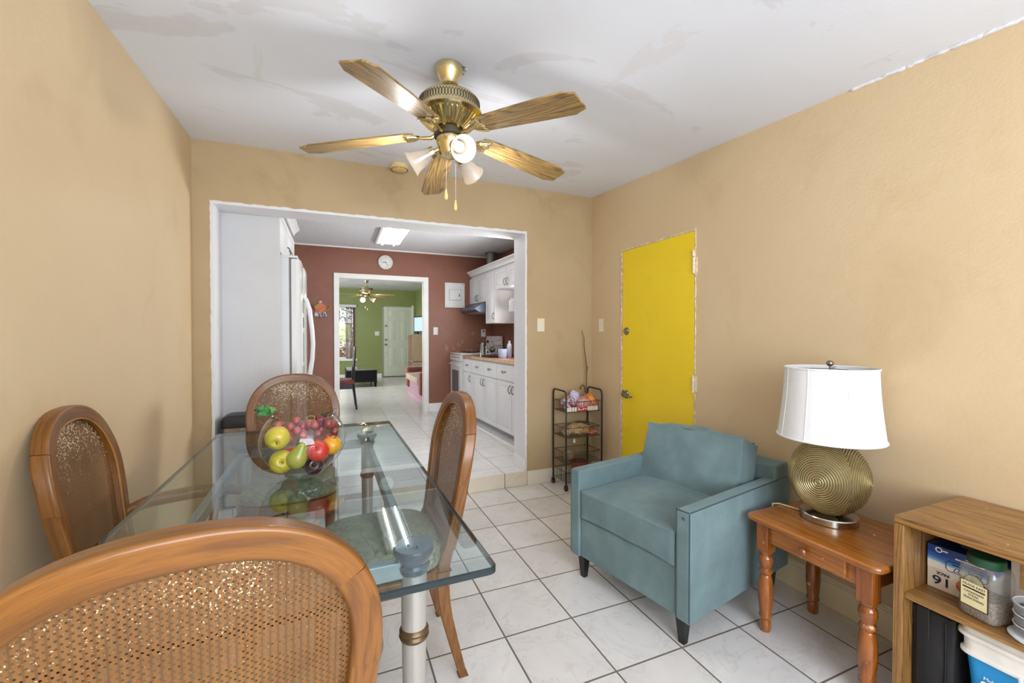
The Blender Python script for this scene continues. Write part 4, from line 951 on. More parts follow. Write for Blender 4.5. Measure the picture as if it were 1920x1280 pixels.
crumple('twine_ball', 'tangle of brown twine in the third basket', 'twine', (X0+.085, Y0+.10, .229+.045), (.050, .050, .048), [(60, 48, 40), (150, 130, 110), (70, 54, 44)], 10, rough=.9, sc=90)
pt = thing('plant_pot', 'terracotta red plastic pot in the bottom basket', 'plant pot', (X0+.175, Y0+.085, .0675))
MB().lathe([(.050, 0), (.068, .125), (.076, .125), (.078, .150), (.070, .150), (.066, .125), (.050, .10), (0, .10)], 36).build('pot', plain('red_pot', (124, 50, 42), .4), pt)
MB().lathe([(.062, .105), (.03, .110), (0, .108)], 24).build('soil', plain('soil', (40, 30, 24), .95, 0, .4, 60), pt)
tgx = thing('price_tag', 'small white tag hanging under the second basket', 'tag', (X0+.082, Y0+.006, .436)); B(-.009, .009, -.001, .0005, -.036, -.004).build('card', 'white', tgx); B(-.003, .004, -.0016, 0, -.018, -.010).build('print', 'ink', tgx)
vn = MB(); vn.tube([(2.085, 3.285, .735), (2.092, 3.29, .86), (2.098, 3.30, .955), (2.105, 3.305, 1.00), (2.092, 3.31, 1.10), (2.078, 3.31, 1.20), (2.080, 3.315, 1.28), (2.055, 3.315, 1.34), (2.060, 3.315, 1.35)], [.006, .0055, .0055, .007, .0045, .0045, .0035, .0028, .002], 8)
vn.tube([(2.098, 3.30, .955), (2.085, 3.29, .99)], [.004, .002], 6); vn.tube([(2.105, 3.305, 1.0), (2.125, 3.30, 1.015)], [.004, .002], 6)
vn.tube([(2.075, 3.285, .79), (2.06, 3.27, .84), (2.035, 3.26, .862), (2.01, 3.255, .845), (2.0, 3.25, .825)], [.007, .007, .007, .006, .009], 8)
vo_ = tag(vn.build('dried_stick', plain('dry_twig', (110, 86, 50), .8, 0, .3, 30)), 'thin dried twig standing up from the rack into the corner', 'twig')

# ------------------------------------------------------------------ waste bin behind the far chair
bn = thing('pedal_bin', 'steel waste bin with a black lid behind the far dining chair', 'waste bin', (-.545, 3.490, K))
loft(MB(), [[(x, y, z) for x, y in rrect(.165, .090, .03)] for z in (.012, .545)]).build('body', 'steel', bn)
loft(MB(), [[(x*s_, y*s_, z) for x, y in rrect(.175, .098, .03)] for z, s_ in ((.545, 1), (.600, 1), (.618, .94), (.628, .80))]).build('lid', 'black', bn)
loft(MB(), [[(x, y, z) for x, y in rrect(.168, .092, .03)] for z in (0, .014)]).build('foot_rim', 'black', bn)
B(.02, .055, -.03, .0, .627, .634).build('clip', plain('blue_clip', (40, 70, 160), .5), bn)

# ------------------------------------------------------------------ kitchen shell
YB = 6.535
TH = math.atan(.0455); KO = Vector((1.80, 4.25, 0)); KU = Vector((math.cos(TH), math.sin(TH), 0)); KV = Vector((-math.sin(TH), math.cos(TH), 0))
def kp(u, v, z=0): return KO+KU*u+KV*v+Vector((0, 0, z))
def kthing(name, label, cat, u, v, z=0, group=None): return thing(name, label, cat, kp(u, v, z), TH, group)
CX0, CX1, CZ = .052, 1.254, 2.120
wn = MB()
for a, b, z0, z1 in ((-2.5, CX0, 0, 2.9), (CX1, 2.9, 0, 2.9), (CX0, CX1, CZ, 2.9)): wn.box(a, b, YB, YB+.12, z0, z1)
structure(wn.build('wall_kitchen', 'brown_wall'))
structure(B(-1.25, -1.10, 3.60, YB, 0, 2.9).build('wall_kitchen_left', 'white_wall'))
a_, b_ = kp(.645, -.70), kp(.645, 2.35); wk = MB().prism([(a_.x, a_.y), (a_.x+.2, a_.y), (b_.x+.2, b_.y), (b_.x, b_.y)], 0, 2.9); structure(wk.build('wall_kitchen_right', 'brown_wall'))
structure(B(-1.25, 2.9, 3.606, YB, 2.565, 2.66).build('ceiling_kitchen', 'popcorn'))
structure(B(-1.10, 2.36, YB-.012, YB, 2.545, 2.572).build('trim_4', 'trim', bevel=.003), 'thin white strip under the kitchen ceiling')
m = MB(); m.box(CX0-.066, CX0+.004, YB-.018, YB+.135, K, CZ+.066); m.box(CX1-.004, CX1+.068, YB-.018, YB+.135, K, CZ+.066); m.box(CX0-.066, CX1+.068, YB-.0185, YB+.1355, CZ-.004, CZ+.066)
structure(m.build('trim_5', 'trim', bevel=.004), 'white casing round the living room opening')
structure(B(CX1+.07, 1.68, YB-.014, YB, K, K+.135).build('baseboard_kitchen', 'trim', bevel=.003))
structure(B(-.861, -.378, 3.6075, 3.630, K, 2.50).build('wall_pantry', 'white_wall'))
t = thing('floor_grille', 'long white moulded strip on the kitchen floor in front of the base cabinets', 'floor strip', (0, 0, K))
pA, pB = kp(-.085, -.55), kp(-.085, 1.74); q = MB().prism([(pA.x-.022, pA.y), (pA.x+.022, pA.y), (pB.x+.022, pB.y), (pB.x-.022, pB.y)], 0.0005, .010); q.build('strip', 'trim', t, bevel=.002)

# ------------------------------------------------------------------ refrigerator and cabinet over it
fg = thing('refrigerator', 'white side by side refrigerator standing edge on behind the pantry panel', 'refrigerator', (-1.05, 3.668, K))
FW, FH = .90, 1.775
B(0, .728, 0, FW, .02, FH).build('cabinet_body', 'white', fg, bevel=.008)
B(.10, .785, .02, FW-.02, FH-.0005, FH+.018).build('top_cover', 'white', fg, bevel=.004)
def door_prof(y0, y1): return [(.742, y0), (.775, y0), (.792, y0+.012), (.803, y0+.05), (.805, (y0+y1)/2), (.803, y1-.05), (.792, y1-.012), (.775, y1), (.742, y1)]
d1 = MB().prism(door_prof(.003, .395), .06, FH-.012).build('door', 'white_gloss', fg, ang=20)
d2 = MB().prism(door_prof(.402, FW-.003), .06, FH-.012).build('door', 'white_gloss', fg, ang=20)
B(.728, .742, .01, FW-.01, .06, FH-.02).build('gasket', plain('gasket_grey', (120, 120, 122), .7), fg)
for dd, y in ((d1, .350), (d2, .445)):
    P = [(.800, y, 1.50), (.822, y, 1.485), (.848, y, 1.40), (.868, y, 1.22), (.874, y, 1.10), (.868, y, .98), (.848, y, .84), (.824, y, .77), (.800, y, .755)]
    MB().tube(P, [.016, .017, .017, .016, .016, .016, .017, .017, .016], 12).build('handle', 'white', dd)
m = MB(); m.box(.800, .812, .10, .30, .93, 1.36); m.build('dispenser_frame', 'white', d1, bevel=.006); B(.808, .8135, .12, .28, .96, 1.20).build('dispenser_recess', plain('grey_recess', (150, 152, 156), .4), d1)
B(.812, .815, .14, .26, 1.24, 1.32).build('dispenser_panel', plain('panel_grey', (90, 92, 98), .3), d1)

def panel_door(m, x, y0, y1, z0, z1, th=.018):
    """raised panel door facing -x"""
    m.box(x, x+th, y0+.002, y1-.002, z0+.002, z1-.002)
    w_, h_ = y1-y0, z1-z0; r = min(.055, w_*.22, h_*.22)
    A = frame((x, 0, 0), (0, -1, 0), (0, 0, 1)); old = m.M; m.M = old @ A
    # groove frame (raised) and field
    a, b, c_, d_ = -(y1-.004), -(y0+.004), z0+.004, z1-.004
    for (p, q_, s_, t_) in ((a, b, c_, c_+r), (a, b, d_-r, d_), (a, a+r, c_+r, d_-r), (b-r, b, c_+r, d_-r)): m.box(p, q_, s_, t_, 0, .005)
    f = r+.006; m.frustum((a+f, b-f, c_+f, d_-f), (a+f+.018, b-f-.018, c_+f+.018, d_-f-.018), 0, .006)
    m.M = old; return m
M['handle'] = metal('antique_nickel', (120, 116, 108), .35)
def pull(parent, x, y, z, vert=True, L=.085):
    m = MB()
    if vert: m.tube([(x, y, z-L/2), (x-.014, y, z-L*.42), (x-.024, y, z-L*.18), (x-.026, y, z), (x-.024, y, z+L*.18), (x-.014, y, z+L*.42), (x, y, z+L/2)], [.007, .005, .004, .006, .004, .005, .007], 8)
    else: m.tube([(x, y-L/2, z+.004), (x-.012, y-L*.42, z+.002), (x-.02, y-L*.15, z-.012), (x-.02, y+L*.15, z-.012), (x-.012, y+L*.42, z+.002), (x, y+L/2, z+.004)], [.007, .005, .0045, .0045, .005, .007], 8)
    return m.build('handle', 'handle', parent)
def crown(parent, y0, y1, z, x=0, far_end=False):
    P = [(x+.002, 0), (x-.006, 0), (x-.008, .018), (x-.022, .040), (x-.040, .056), (x-.052, .062), (x-.052, .076), (x+.002, .076)]
    m = MB().at(Matrix(((1, 0, 0, 0), (0, 0, 1, 0), (0, 1, 0, z), (0, 0, 0, 1)))); m.prism(P, y0, y1); return m.build('crown', 'cabinet', parent)
def cabinet(name, label, u0, v0, z0, dep, wv, h, doors=(), drawers=(), crown_on=False, toe=0, group=None, place=None):
    """doors: (y0,y1,z0,z1,handle_y,handle_z); origin at the near lower front corner"""
    t = thing(name, label, 'cabinet', *place) if place else kthing(name, label, 'cabinet', u0, v0, z0, group)
    B(.018, dep, 0, wv, toe, h).build('body', 'cabinet', t, bevel=.002)
    if toe: B(.075, dep, .002, wv-.002, .0005, toe+.001).build('plinth', plain('plinth_grey', (170, 170, 172), .5), t)
    for y0, y1, a, b, hy, hz in doors:
        d = panel_door(MB(), 0, y0, y1, a, b).build('door', 'cabinet', t, bevel=.0015); pull(d, -.005, hy, hz)
    for y0, y1, a, b in drawers:
        d = B(0, .018, y0+.002, y1-.002, a+.002, b-.002).build('drawer', 'cabinet', t, bevel=.003); pull(d, -.001, (y0+y1)/2, (a+b)/2+.005, False)
    if crown_on: crown(t, -.0, wv, h-.022)
    return t
BH = .855; bg_n = 'white base cabinets along the right of the kitchen'
def base(name, label, v0, v1, splits, hside, dsplits=None):
    w_ = v1-v0; ds = []
    for (a, b), hs in zip(splits, hside): ds.append((a-v0, b-v0, .075, .655, (b-v0-.04 if hs > 0 else a-v0+.04), .575))
    return cabinet(name, label, 0, v0, K, .60, w_, BH, ds, [(a-v0, b-v0, .662, .845) for a, b in (dsplits or splits)], toe=.075, group=bg_n)
base('base_cabinet', 'narrow white base cabinet with one door beside the stove', 1.402, 1.738, [(1.402, 1.738)], [-1])
base('base_cabinet', 'white base cabinet with two doors and two drawers in the middle of the run', .512, 1.400, [(.942, 1.400), (.512, .942)], [-1, 1])
base('base_cabinet', 'white base cabinet nearest the opening, partly behind the jamb', -.36, .510, [(.082, .510), (-.36, .082)], [-1, 1], [(.082, .510), (-.36, .082)])
ct = kthing('worktop', 'long brown laminate worktop with a pale edge over the base cabinets', 'worktop', -.020, -.36, K+BH+.001)
M['counter'] = wood('brown_counter', (150, 98, 62), (176, 124, 84), 1, 8, 'Object', .3, .3)
B(0, .66, 0, 2.098, 0, .042).build('slab', 'counter', ct, bevel=.004); B(-.004, .004, 0, 1.70, .004, .038).build('front_edge', plain('pale_edge', (190, 158, 116), .4, 0, .15), ct, bevel=.003)
# stove
st = kthing('stove', 'narrow white electric stove with a grey oven window at the end of the cabinets', 'stove', -.035, 1.745, K)
sw = .515
B(.02, .64, 0, sw, .0, .893).build('body', 'white_gloss', st, bevel=.006)
B(-.004, .655, -.004, sw+.004, .894, .918).build('cooktop', 'white_gloss', st, bevel=.006)
od = B(-.006, .020, .006, sw-.006, .17, .790).build('oven_door', 'white_gloss', st, bevel=.006)
B(-.0085, 0, .10, sw-.10, .33, .66).build('oven_window', plain('oven_glass', (96, 98, 102), .15, 0, .3, 60), od, bevel=.002)
MB().tube([(-.005, .04, .745), (-.034, .05, .748), (-.034, sw-.05, .748), (-.005, sw-.04, .745)], .010, 10).build('handle', 'white', od)
B(-.006, .02, .006, sw-.006, .02, .160).build('storage_drawer', 'white_gloss', st, bevel=.006)
B(-.010, .02, .0, sw, .800, .888).build('control_strip', 'white_gloss', st, bevel=.005)
m = MB(); 
for k in range(6): m.box(-.0125, -.008, .05+.075*k, .095+.075*k, .850, .858)
m.build('vent_marks', plain('mark_grey', (90, 90, 92), .6), st)
bgd = MB().prism([(.575, 0), (.66, 0), (.66, .250), (.600, .250)], 0, 1); bgd.v = [(x, z*sw, y+.918) for x, y, z in bgd.v]; bgo = bgd.build('backguard', 'white_gloss', st, bevel=.006)
for y in (.10, .41): MB().at(T((.588, y, 1.08)) @ R(-PI/2, 'Y')).lathe([(.020, 0), (.018, .018), (0, .020)], 18).build('knob', 'black' if y > .3 else 'white', bgo)
for x, y, r in ((.20, .14, .085), (.44, .14, .065), (.20, .37, .065), (.44, .37, .085)):
    m = MB()
    for q in range(4): rr = r*(1-.22*q); m.tube([(x+rr*math.cos(2*PI*k/24), y+rr*math.sin(2*PI*k/24), .924) for k in range(24)], .004, 5, True)
    m.build('coil_burner', 'black', st)
# uppers
UO = .29; ug = 'white wall cabinets along the right of the kitchen'
t = cabinet('wall_cabinet', 'white two door wall cabinet over the range hood by the brown wall', UO, 1.594, 1.79, .352, .686, .455, [(.345, .684, 0, .40, .385, .075), (.002, .343, 0, .40, .305, .075)], crown_on=True, group=ug)
t = cabinet('wall_cabinet', 'tall narrow white wall cabinet right of the range hood', UO, 1.247, 1.470, .352, .345, .775, [(.002, .343, 0, .72, .04, .10)], crown_on=True, group=ug)
t = cabinet('wall_cabinet', 'white wall cabinet above the open niche nearest the opening', UO, .14, 1.925, .352, 1.105, .320, [(.725, 1.103, 0, .265, .765, .075), (.345, .723, 0, .265, .685, .075), (.002, .343, 0, .265, .30, .075)], crown_on=True, group=ug)
t = kthing('corner_shelf', 'small white shelf in the niche with white crockery on it', 'shelf', UO+.015, .37, 1.610)
MB().prism([(.30, 0), (.33, .62), (.12, .62), (.03, .55), (0, .44), (0, 0)], 0, .018).build('board', 'cabinet', t, bevel=.004)
random.seed(2)
for k, (u, v, r, h_) in enumerate(((.10, .62, .045, .16), (.17, .50, .05, .12), (.09, .47, .04, .20))):
    t = kthing('white_jar', ['white fluted jar on the niche shelf', 'short white jar behind on the niche shelf', 'tall white jar on the niche shelf close to the jamb'][k], 'jar', UO+.015+u, .43+v-.12, 1.6285)
    MB().lathe([(r*.8, 0), (r, .01), (r*.95, h_*.5), (r, h_*.8), (r*.6, h_*.95), (r*.65, h_)], 24).build('pot', 'white_gloss', t)
hd = kthing('range_hood', 'steel range hood under the wall cabinets', 'range hood', .13, 1.600, 1.640)
m = MB(); P = [(.0, .035), (.0, .06), (.16, .149), (.50, .149), (.50, .0), (.06, .0)]
m.at(Matrix(((1, 0, 0, 0), (0, 0, 1, 0), (0, 1, 0, 0), (0, 0, 0, 1)))); m.prism(P, 0, .670); m.build('canopy', plain('hood_steel', (112, 124, 144), .3, .7, .1), hd, bevel=.003)
B(.07, .48, .03, .64, -.004, .004).build('filter', plain('filter_pale', (176, 176, 178), .5, .3), hd)
vp = kthing('vent_pipe', 'grey round vent pipe rising from the wall cabinets to the kitchen ceiling', 'vent pipe', .50, 1.90, 2.245)
MB().lathe([(.072, 0), (.072, .30), (.095, .302), (.095, .314), (.072, .316)], 32).build('pipe', plain('galvanised', (128, 130, 132), .4, .6, .15), vp)
cabinet('wall_cabinet', 'white cabinet with crown moulding above the refrigerator', 0, 0, 0, .60, 1.26, .40, [(.003, .63, 0, .33, .55, .09), (.633, 1.257, 0, .33, .71, .09)], crown_on=True, place=((-.385, 4.895, 1.932), PI))
# on the wall
def on_brown(x, z): return (x, YB-.001, z)
t = thing('breaker_panel', 'white electrical breaker panel screwed to the brown wall', 'electrical panel', on_brown(1.737, 1.930))
B(-.158, .158, -.012, 0, -.193, .193).build('cover', 'white', t, bevel=.002)
B(-.094, .104, -.0125, -.011, -.080, .089).build('hatch_gap', plain('shadow_gap', (120, 118, 114), .7), t); dl = B(-.090, .100, -.020, -.010, -.075, .085).build('hatch', 'white_gloss', t, bevel=.003); B(.060, .078, -.024, -.018, -.02, .02).build('latch', 'handle', dl)
m = MB()
for sx in (-.135, .135):
    for sz in (-.17, .17): m.ell((sx, -.013, sz), (.006, .004, .006), 8, 6)
m.build('screws', 'black', t)
ck = thing('wall_clock', 'small round white wall clock above the living room opening', 'clock', on_brown(.690, 2.375))
ckm = T((0, 0, 0)) @ R(PI/2, 'X')
MB().at(ckm).lathe([(.100, 0), (.104, .006), (.104, .022), (.098, .028), (.092, .024)], 48, cap=False).build('rim', 'white', ck); MB().at(ckm).lathe([(0, .017), (.094, .018), (.094, .012)], 48, cap=False).build('dial', plain('clock_dial', (226, 224, 216), .5), ck)
cf = frame((0, -.0185, 0), (1, 0, 0), (0, 0, 1))
for k in range(1, 13):
    a = PI/2-2*PI*k/12; text('numeral', str(k), .021, cf @ T((.074*math.cos(a), .074*math.sin(a), .0005)), 'ink', ck, ext=.0002)
m = MB().at(cf); 
for a, L, w_ in ((math.radians(90-262), .045, .0035), (math.radians(90-146), .066, .0025)): m.M = cf @ T((0, 0, .0015)) @ R(a, 'Z'); m.box(-.012, L, -w_, w_, 0, .001)
m.build('hand', 'ink', ck)
switch(on_brown(1.433, 1.369), 0, 'white light switch on the brown wall right of the casing', m='white')
t = thing('wall_timer', 'small white box with a dark dial on the brown wall above the stove', 'wall plate', on_brown(2.205, 1.341)); B(-.036, .036, -.02, 0, -.06, .06).build('case', 'white', t, bevel=.004); MB().at(T((0, -.02, .025)) @ R(PI/2, 'X')).lathe([(.014, 0), (.012, .006), (0, .006)], 20).build('dial', 'black', t)
# paint scuffs on the brown wall
m = MB(); random.seed(21)
for x, z, rx, rz in ((1.60, 1.11, .03, .05), (1.72, 1.09, .025, .03), (1.80, 1.16, .03, .035), (1.86, 1.20, .018, .03), (1.94, 1.05, .02, .04), (2.01, 1.05, .014, .05), (2.03, 1.33, .03, .022), (1.79, 1.05, .02, .025)):
    pts = [(x+rx*math.cos(a)*(1+.25*math.sin(3*a+x*9)), z+rz*math.sin(a)*(1+.2*math.cos(2*a+z*7))) for a in [2*PI*k/18 for k in range(18)]]
    m.add([(p, YB-.0012, q_) for p, q_ in pts], [tuple(range(18))[::-1]])
tag(m.build('wall_scuffs', plain('scuffed_paint', (150, 112, 98), .6, 0, .12, 30), smooth=False), 'pale scuff marks on the brown wall beside the stove', 'wall marks', kind='stuff')
# teapot key holder
kh = thing('key_holder', 'painted wooden teapot shaped key holder on the brown wall', 'key holder', on_brown(-.188, 1.690))
khm = frame((0, -.001, 0), (1, 0, 0), (0, 0, 1))
def kmat():
    m = NT('painted_teapot'); v = m.coord(); m.set(Base_Color=m.ramp(m.noise(v, 14, 4), [(.35, rgb(176, 132, 60)), (.5, rgb(190, 110, 50)), (.6, rgb(200, 74, 42)), (.7, rgb(150, 138, 84))]), Roughness=.4); return m.m
m = MB().at(khm); m.prism([(.073*math.cos(a), .062*math.sin(a)-.004) for a in [2*PI*k/36 for k in range(36)]], 0, .014); m.prism([(-.03, .052), (.03, .052), (.022, .070), (-.022, .070)], 0, .014); m.prism([(-.03, -.060), (.03, -.060), (.04, -.076), (-.04, -.076)], 0, .014); m.build('teapot_body', kmat(), kh, bevel=.002)
m = MB().at(khm); m.tube([(-.065, -.030, .007), (-.095, -.010, .007), (-.105, .030, .007), (-.130, .052, .007)], [.012, .010, .008, .006], 8); m.build('spout', plain('red_brown', (130, 58, 44), .5), kh)
m = MB().at(khm); m.tube([(.060, .030, .007), (.090, .045, .007), (.118, .030, .007), (.116, -.005, .007), (.090, -.035, .007), (.062, -.042, .007)], .007, 8); m.build('teapot_handle', plain('ochre', (168, 128, 70), .5), kh)
MB().at(khm).ell((0, .080, .010), (.022, .012, .012), 14, 8).build('teapot_knob', 'white_gloss', kh)
m = MB().at(khm)
for x in (-.055, -.01, .055): m.tube([(x, -.050, .012), (x, -.062, .024), (x, -.070, .020)], .002, 6)
m.build('hook', 'brass', kh)
for x, dz, cset, lab in ((-.052, -.070, (206, 214, 214), 'white and green key tag on the left hook of the teapot holder'), (-.010, -.085, (70, 82, 88), 'dark bunch of keys on the middle hook of the teapot holder'), (.055, -.075, (70, 76, 150), 'blue and white key tag on the right hook of the teapot holder')):
    kt = thing('key_ring', lab, 'keys', (-.188+x, YB-.026, 1.690+dz+.016), 0, 'keys hanging from the teapot holder')
    m = MB(); m.tube([(.012*math.cos(a), 0, -.012+.012*math.sin(a)) for a in [2*PI*k/16 for k in range(16)]], .0015, 5, True); m.build('ring', 'steel', kt)
    B(-.014, .014, -.003, .003, -.068, -.024).build('tag', plain('key_tag', cset, .4, 0, .3, 60), kt, bevel=.004)
    for k in range(2): m = MB().at(R(.35*(k*2-1), 'Y')); m.box(-.006, .006, .004+.003*k, .006+.003*k, -.062, -.022); m.build('key', 'nickel', kt)
# worktop clutter
WZ = K+BH+.0435
def ck_(u, v): return kp(u, v, WZ)
t = thing('coffee_press', 'steel coffee press with a black handle on the worktop by the stove', 'jug', ck_(.22, 1.52), 0, None)
MB().lathe([(.045, 0), (.045, .17), (.047, .175), (.02, .19), (.008, .20), (0, .205)], 28).build('jug', 'chrome', t); MB().tube([(-.044, 0, .165), (-.085, -.01, .160), (-.092, -.01, .11), (-.080, -.01, .06)], .008, 8).build('handle', 'black', t)
t = thing('glass_jar', 'glass jar with a grey lid beside the coffee press', 'jar', ck_(.24, 1.34)); MB().lathe([(.05, 0), (.05, .10), (.044, .11)], 28, cap=False).build('jar', 'bowl_glass', t); MB().lathe([(.054, .11), (.054, .125), (.01, .13), (.01, .14), (0, .14)], 24).build('lid', 'nickel', t)
t = thing('green_sponge', 'flat yellow green sponge on the worktop', 'sponge', ck_(.12, 1.20)); B(-.05, .05, -.03, .03, 0, .016).build('sponge', plain('sponge_green', (176, 190, 96), .9), t, bevel=.004)
t = thing('drying_tray', 'dark blue drying tray on the worktop near the jamb', 'tray', ck_(.25, .98)); 
m = MB(); loft(m, [rr_(.20, .17, .04, 0), rr_(.22, .19, .05, .018), rr_(.212, .182, .05, .018), rr_(.19, .16, .04, .006)]); m.build('tray', plain('slate_tray', (66, 76, 96), .35), t)
t = thing('dish_rack', 'black wire dish rack with a hanging tea strainer on the drying tray', 'dish rack', ck_(.25, 1.02)+Vector((0, 0, .008))); m = MB()
for k in range(6): x = -.08+.032*k; m.tube([(x, -.09, .0), (x+.012, 0, .14), (x, .09, 0)], .0028, 6)
m.tube([(-.085, -.09, .003), (.085, -.09, .003), (.085, .09, .003), (-.085, .09, .003)], .003, 6, True); m.tube([(-.085, 0, .14), (.09, 0, .14)], .003, 6); m.tube([(-.08, 0, .14), (-.11, 0, .19), (.02, 0, .21)], .003, 6); m.build('wires', 'black_metal', t)
MB().ell((-.10, -.01, .085), (.045, .045, .035), 18, 12).build('tea_strainer', 'wire', t)
for k, (u, v, r, h_, lab, c_) in enumerate(((.30, .80, .032, .21, 'pale blue bottle standing on the tray', (196, 208, 232)), (.17, .72, .055, .11, 'blue white mug with dark dots at the front of the tray', (176, 194, 226)), (.36, .70, .04, .13, 'clear blue cup behind the mug', (160, 176, 206)))):
    t = thing(['dish_bottle', 'mug', 'tumbler'][k], lab, ['bottle', 'mug', 'cup'][k], ck_(u, v)); P = [(r*.9, 0), (r, .01), (r, h_*.7), (r*.8 if k == 0 else r, h_*.8), (r*.45 if k == 0 else r, h_*.86), (r*.45 if k == 0 else r, h_)]
    MB().lathe(P, 24).build('body', plain('cup_%d' % k, c_, .25, 0, .1), t)
fc = thing('faucet', 'tall chrome gooseneck kitchen faucet half hidden by the jamb', 'faucet', ck_(.48, .55))
MB().tube([(0, 0, 0), (0, 0, .27), (-.012, .01, .33), (-.06, .05, .365), (-.12, .10, .355), (-.150, .13, .30), (-.155, .135, .26)], [.016, .013, .012, .012, .012, .013, .015], 12).build('spout', 'chrome', fc); MB().tube([(0, -.01, .05), (0, -.09, .08)], .008, 8).build('lever', 'chrome', fc)
# fluorescent fixture
fx = thing('fluorescent_light', 'twin tube fluorescent fixture in a white frame on the kitchen ceiling', 'ceiling light', (.668, 5.40, 2.5645))
MB().box(-.155, .155, -.61, .61, -.018, 0).build('backing', 'white', fx); m = MB(); m.box(-.175, -.145, -.63, .63, -.030, 0); m.box(.145, .175, -.63, .63, -.030, 0); m.box(-.175, .175, -.63, -.60, -.030, 0); m.box(-.175, .175, .60, .63, -.030, 0); m.build('frame', 'white', fx, bevel=.004)
for x in (-.075, .075):
    MB().tube([(x, -.585, -.036), (x, .585, -.036)], .013, 12).build('tube', 'tube', fx)
    m = MB(); m.box(x-.016, x+.016, -.600, -.586, -.052, -.017); m.box(x-.016, x+.016, .586, .600, -.052, -.017); m.build('socket', 'handle', fx)

# ------------------------------------------------------------------ living room
YG = 12.51
m = MB(); GX0, GX1, GZ0, GZ1 = -1.05, .525, .655, 2.09
D0, D1, DT = 1.262, 2.052, 2.112
m.box(-2.5, GX0, YG, YG+.15, 0, 2.9); m.box(GX0, GX1, YG, YG+.15, 0, GZ0); m.box(GX0, GX1, YG, YG+.15, GZ1, 2.9); m.box(GX1, D0-.008, YG, YG+.15, 0, 2.9); m.box(D1+.008, 2.6, YG, YG+.15, 0, 2.9); m.box(D0-.008, D1+.008, YG, YG+.15, DT+.005, 2.9)
structure(m.build('wall_living_far', 'green_wall'))
structure(B(2.165, 2.35, YB+.12, YG, 0, 2.9).build('wall_living_right', 'green_wall')); structure(B(-2.4, -2.2, YB+.12, YG, 0, 2.9).build('wall_living_left', 'green_wall'))
structure(B(-2.4, 2.4, YB+.12, YG+.1, 2.588, 2.68).build('ceiling_living', 'white_wall'))
m = MB(); m.box(-2.2, D0-.05, YG-.014, YG, K, K+.11); structure(m.build('baseboard_living', 'trim', bevel=.003))
fd = thing('door_2', 'pale six panel front door in the green wall', 'door', (D0, YG+.004, K)); fd['kind'] = 'structure'; dwid, dh = D1-D0, DT-K
M['pale_door'] = plain('pale_green_white', (206, 212, 196), .4, 0, .02)
m = MB(); m.box(0, dwid, 0, .04, .001, dh-.001); m.box(0, dwid, .0, .10, .0005, .02); 
for x0, x1 in ((.11, .36), (.44, .68)):
    for z0, z1 in ((.28, .86), (1.02, 1.60), (1.69, 1.90)):
        A = frame((0, 0, 0), (1, 0, 0), (0, 0, 1)); m.M = A
        for q_ in ((x0, x1, z0, z0+.012), (x0, x1, z1-.012, z1), (x0, x0+.012, z0, z1), (x1-.012, x1, z0, z1)): m.box(*q_, 0, .006)
        m.frustum((x0+.03, x1-.03, z0+.03, z1-.03), (x0+.045, x1-.045, z0+.045, z1-.045), 0, .006); m.M = Matrix.Identity(4)
m.build('door_panel', 'pale_door', fd)
for z, r in ((.92, .030), (1.06, .026), (1.45, .026), (.70, .010)): MB().at(T((.055, 0, z)) @ R(PI/2, 'X')).lathe([(r, 0), (r, .01), (r*.5, .014), (r*.5, .03), (r*.85, .04), (r*.7, .06), (0, .064)], 18).build('door_knob', 'nickel' if z < 1.2 else 'brass', fd)
structure(MB().box(D1-.004, D1+.055, YG-.012, YG+.05, K, DT+.05).build('trim_6', 'trim', bevel=.003), 'white casing right of the front door')
structure(MB().box(D0-.03, D0-.002, YG-.008, YG+.05, K, DT+.02).box(D0-.03, D1, YG-.008, YG+.05, DT, DT+.02).build('trim_7', plain('grey_casing', (150, 158, 146), .5)), 'grey edge round the front door')
wi = thing('window_1', 'living room window with brown vertical blinds drawn to the right', 'window', (GX0, YG, GZ0)); wi['kind'] = 'structure'; ww, wh = GX1-GX0, GZ1-GZ0
m = MB(); m.box(0, ww, .03, .08, 0, .05); m.box(0, ww, .03, .08, wh-.05, wh); m.box(0, .05, .03, .08, 0, wh); m.box(ww-.05, ww, .03, .08, 0, wh); m.box(ww/2-.02, ww/2+.02, .035, .075, 0, wh); m.box(0, ww, .04, .07, wh*.36-.015, wh*.36+.015); m.box(0, ww, .04, .07, wh*.68-.012, wh*.68+.012); m.build('window_frame', 'trim', wi, bevel=.002)
B(.04, ww-.04, .054, .058, .04, wh-.04).build('pane', 'pane', wi); B(-.05, ww+.02, -.06, .0, wh-.02, wh+.055).build('valance', plain('valance_grey', (206, 206, 204), .5), wi, bevel=.003); B(-.05, ww+.04, -.05, .03, -.045, .0).build('sill', 'trim', wi, bevel=.004)
for k in range(9):
    x = ww-.03-.035*k if k < 6 else ww-.03-.21-.0*k; 
    if k < 7: m = MB().at(T((x, -.012, 0)) @ R(math.radians(68), 'Z')); m.box(-.042, .042, -.001, .001, .02, wh-.02); m.build('blind_slat', plain('blind_brown_%d' % (k % 3), [(150, 116, 92), (188, 170, 160), (120, 88, 72)][k % 3], .5), wi)
switch((1.088, YG-.001, 1.357), 0, 'white double switch plate on the green wall left of the door', gang=2, m='white')
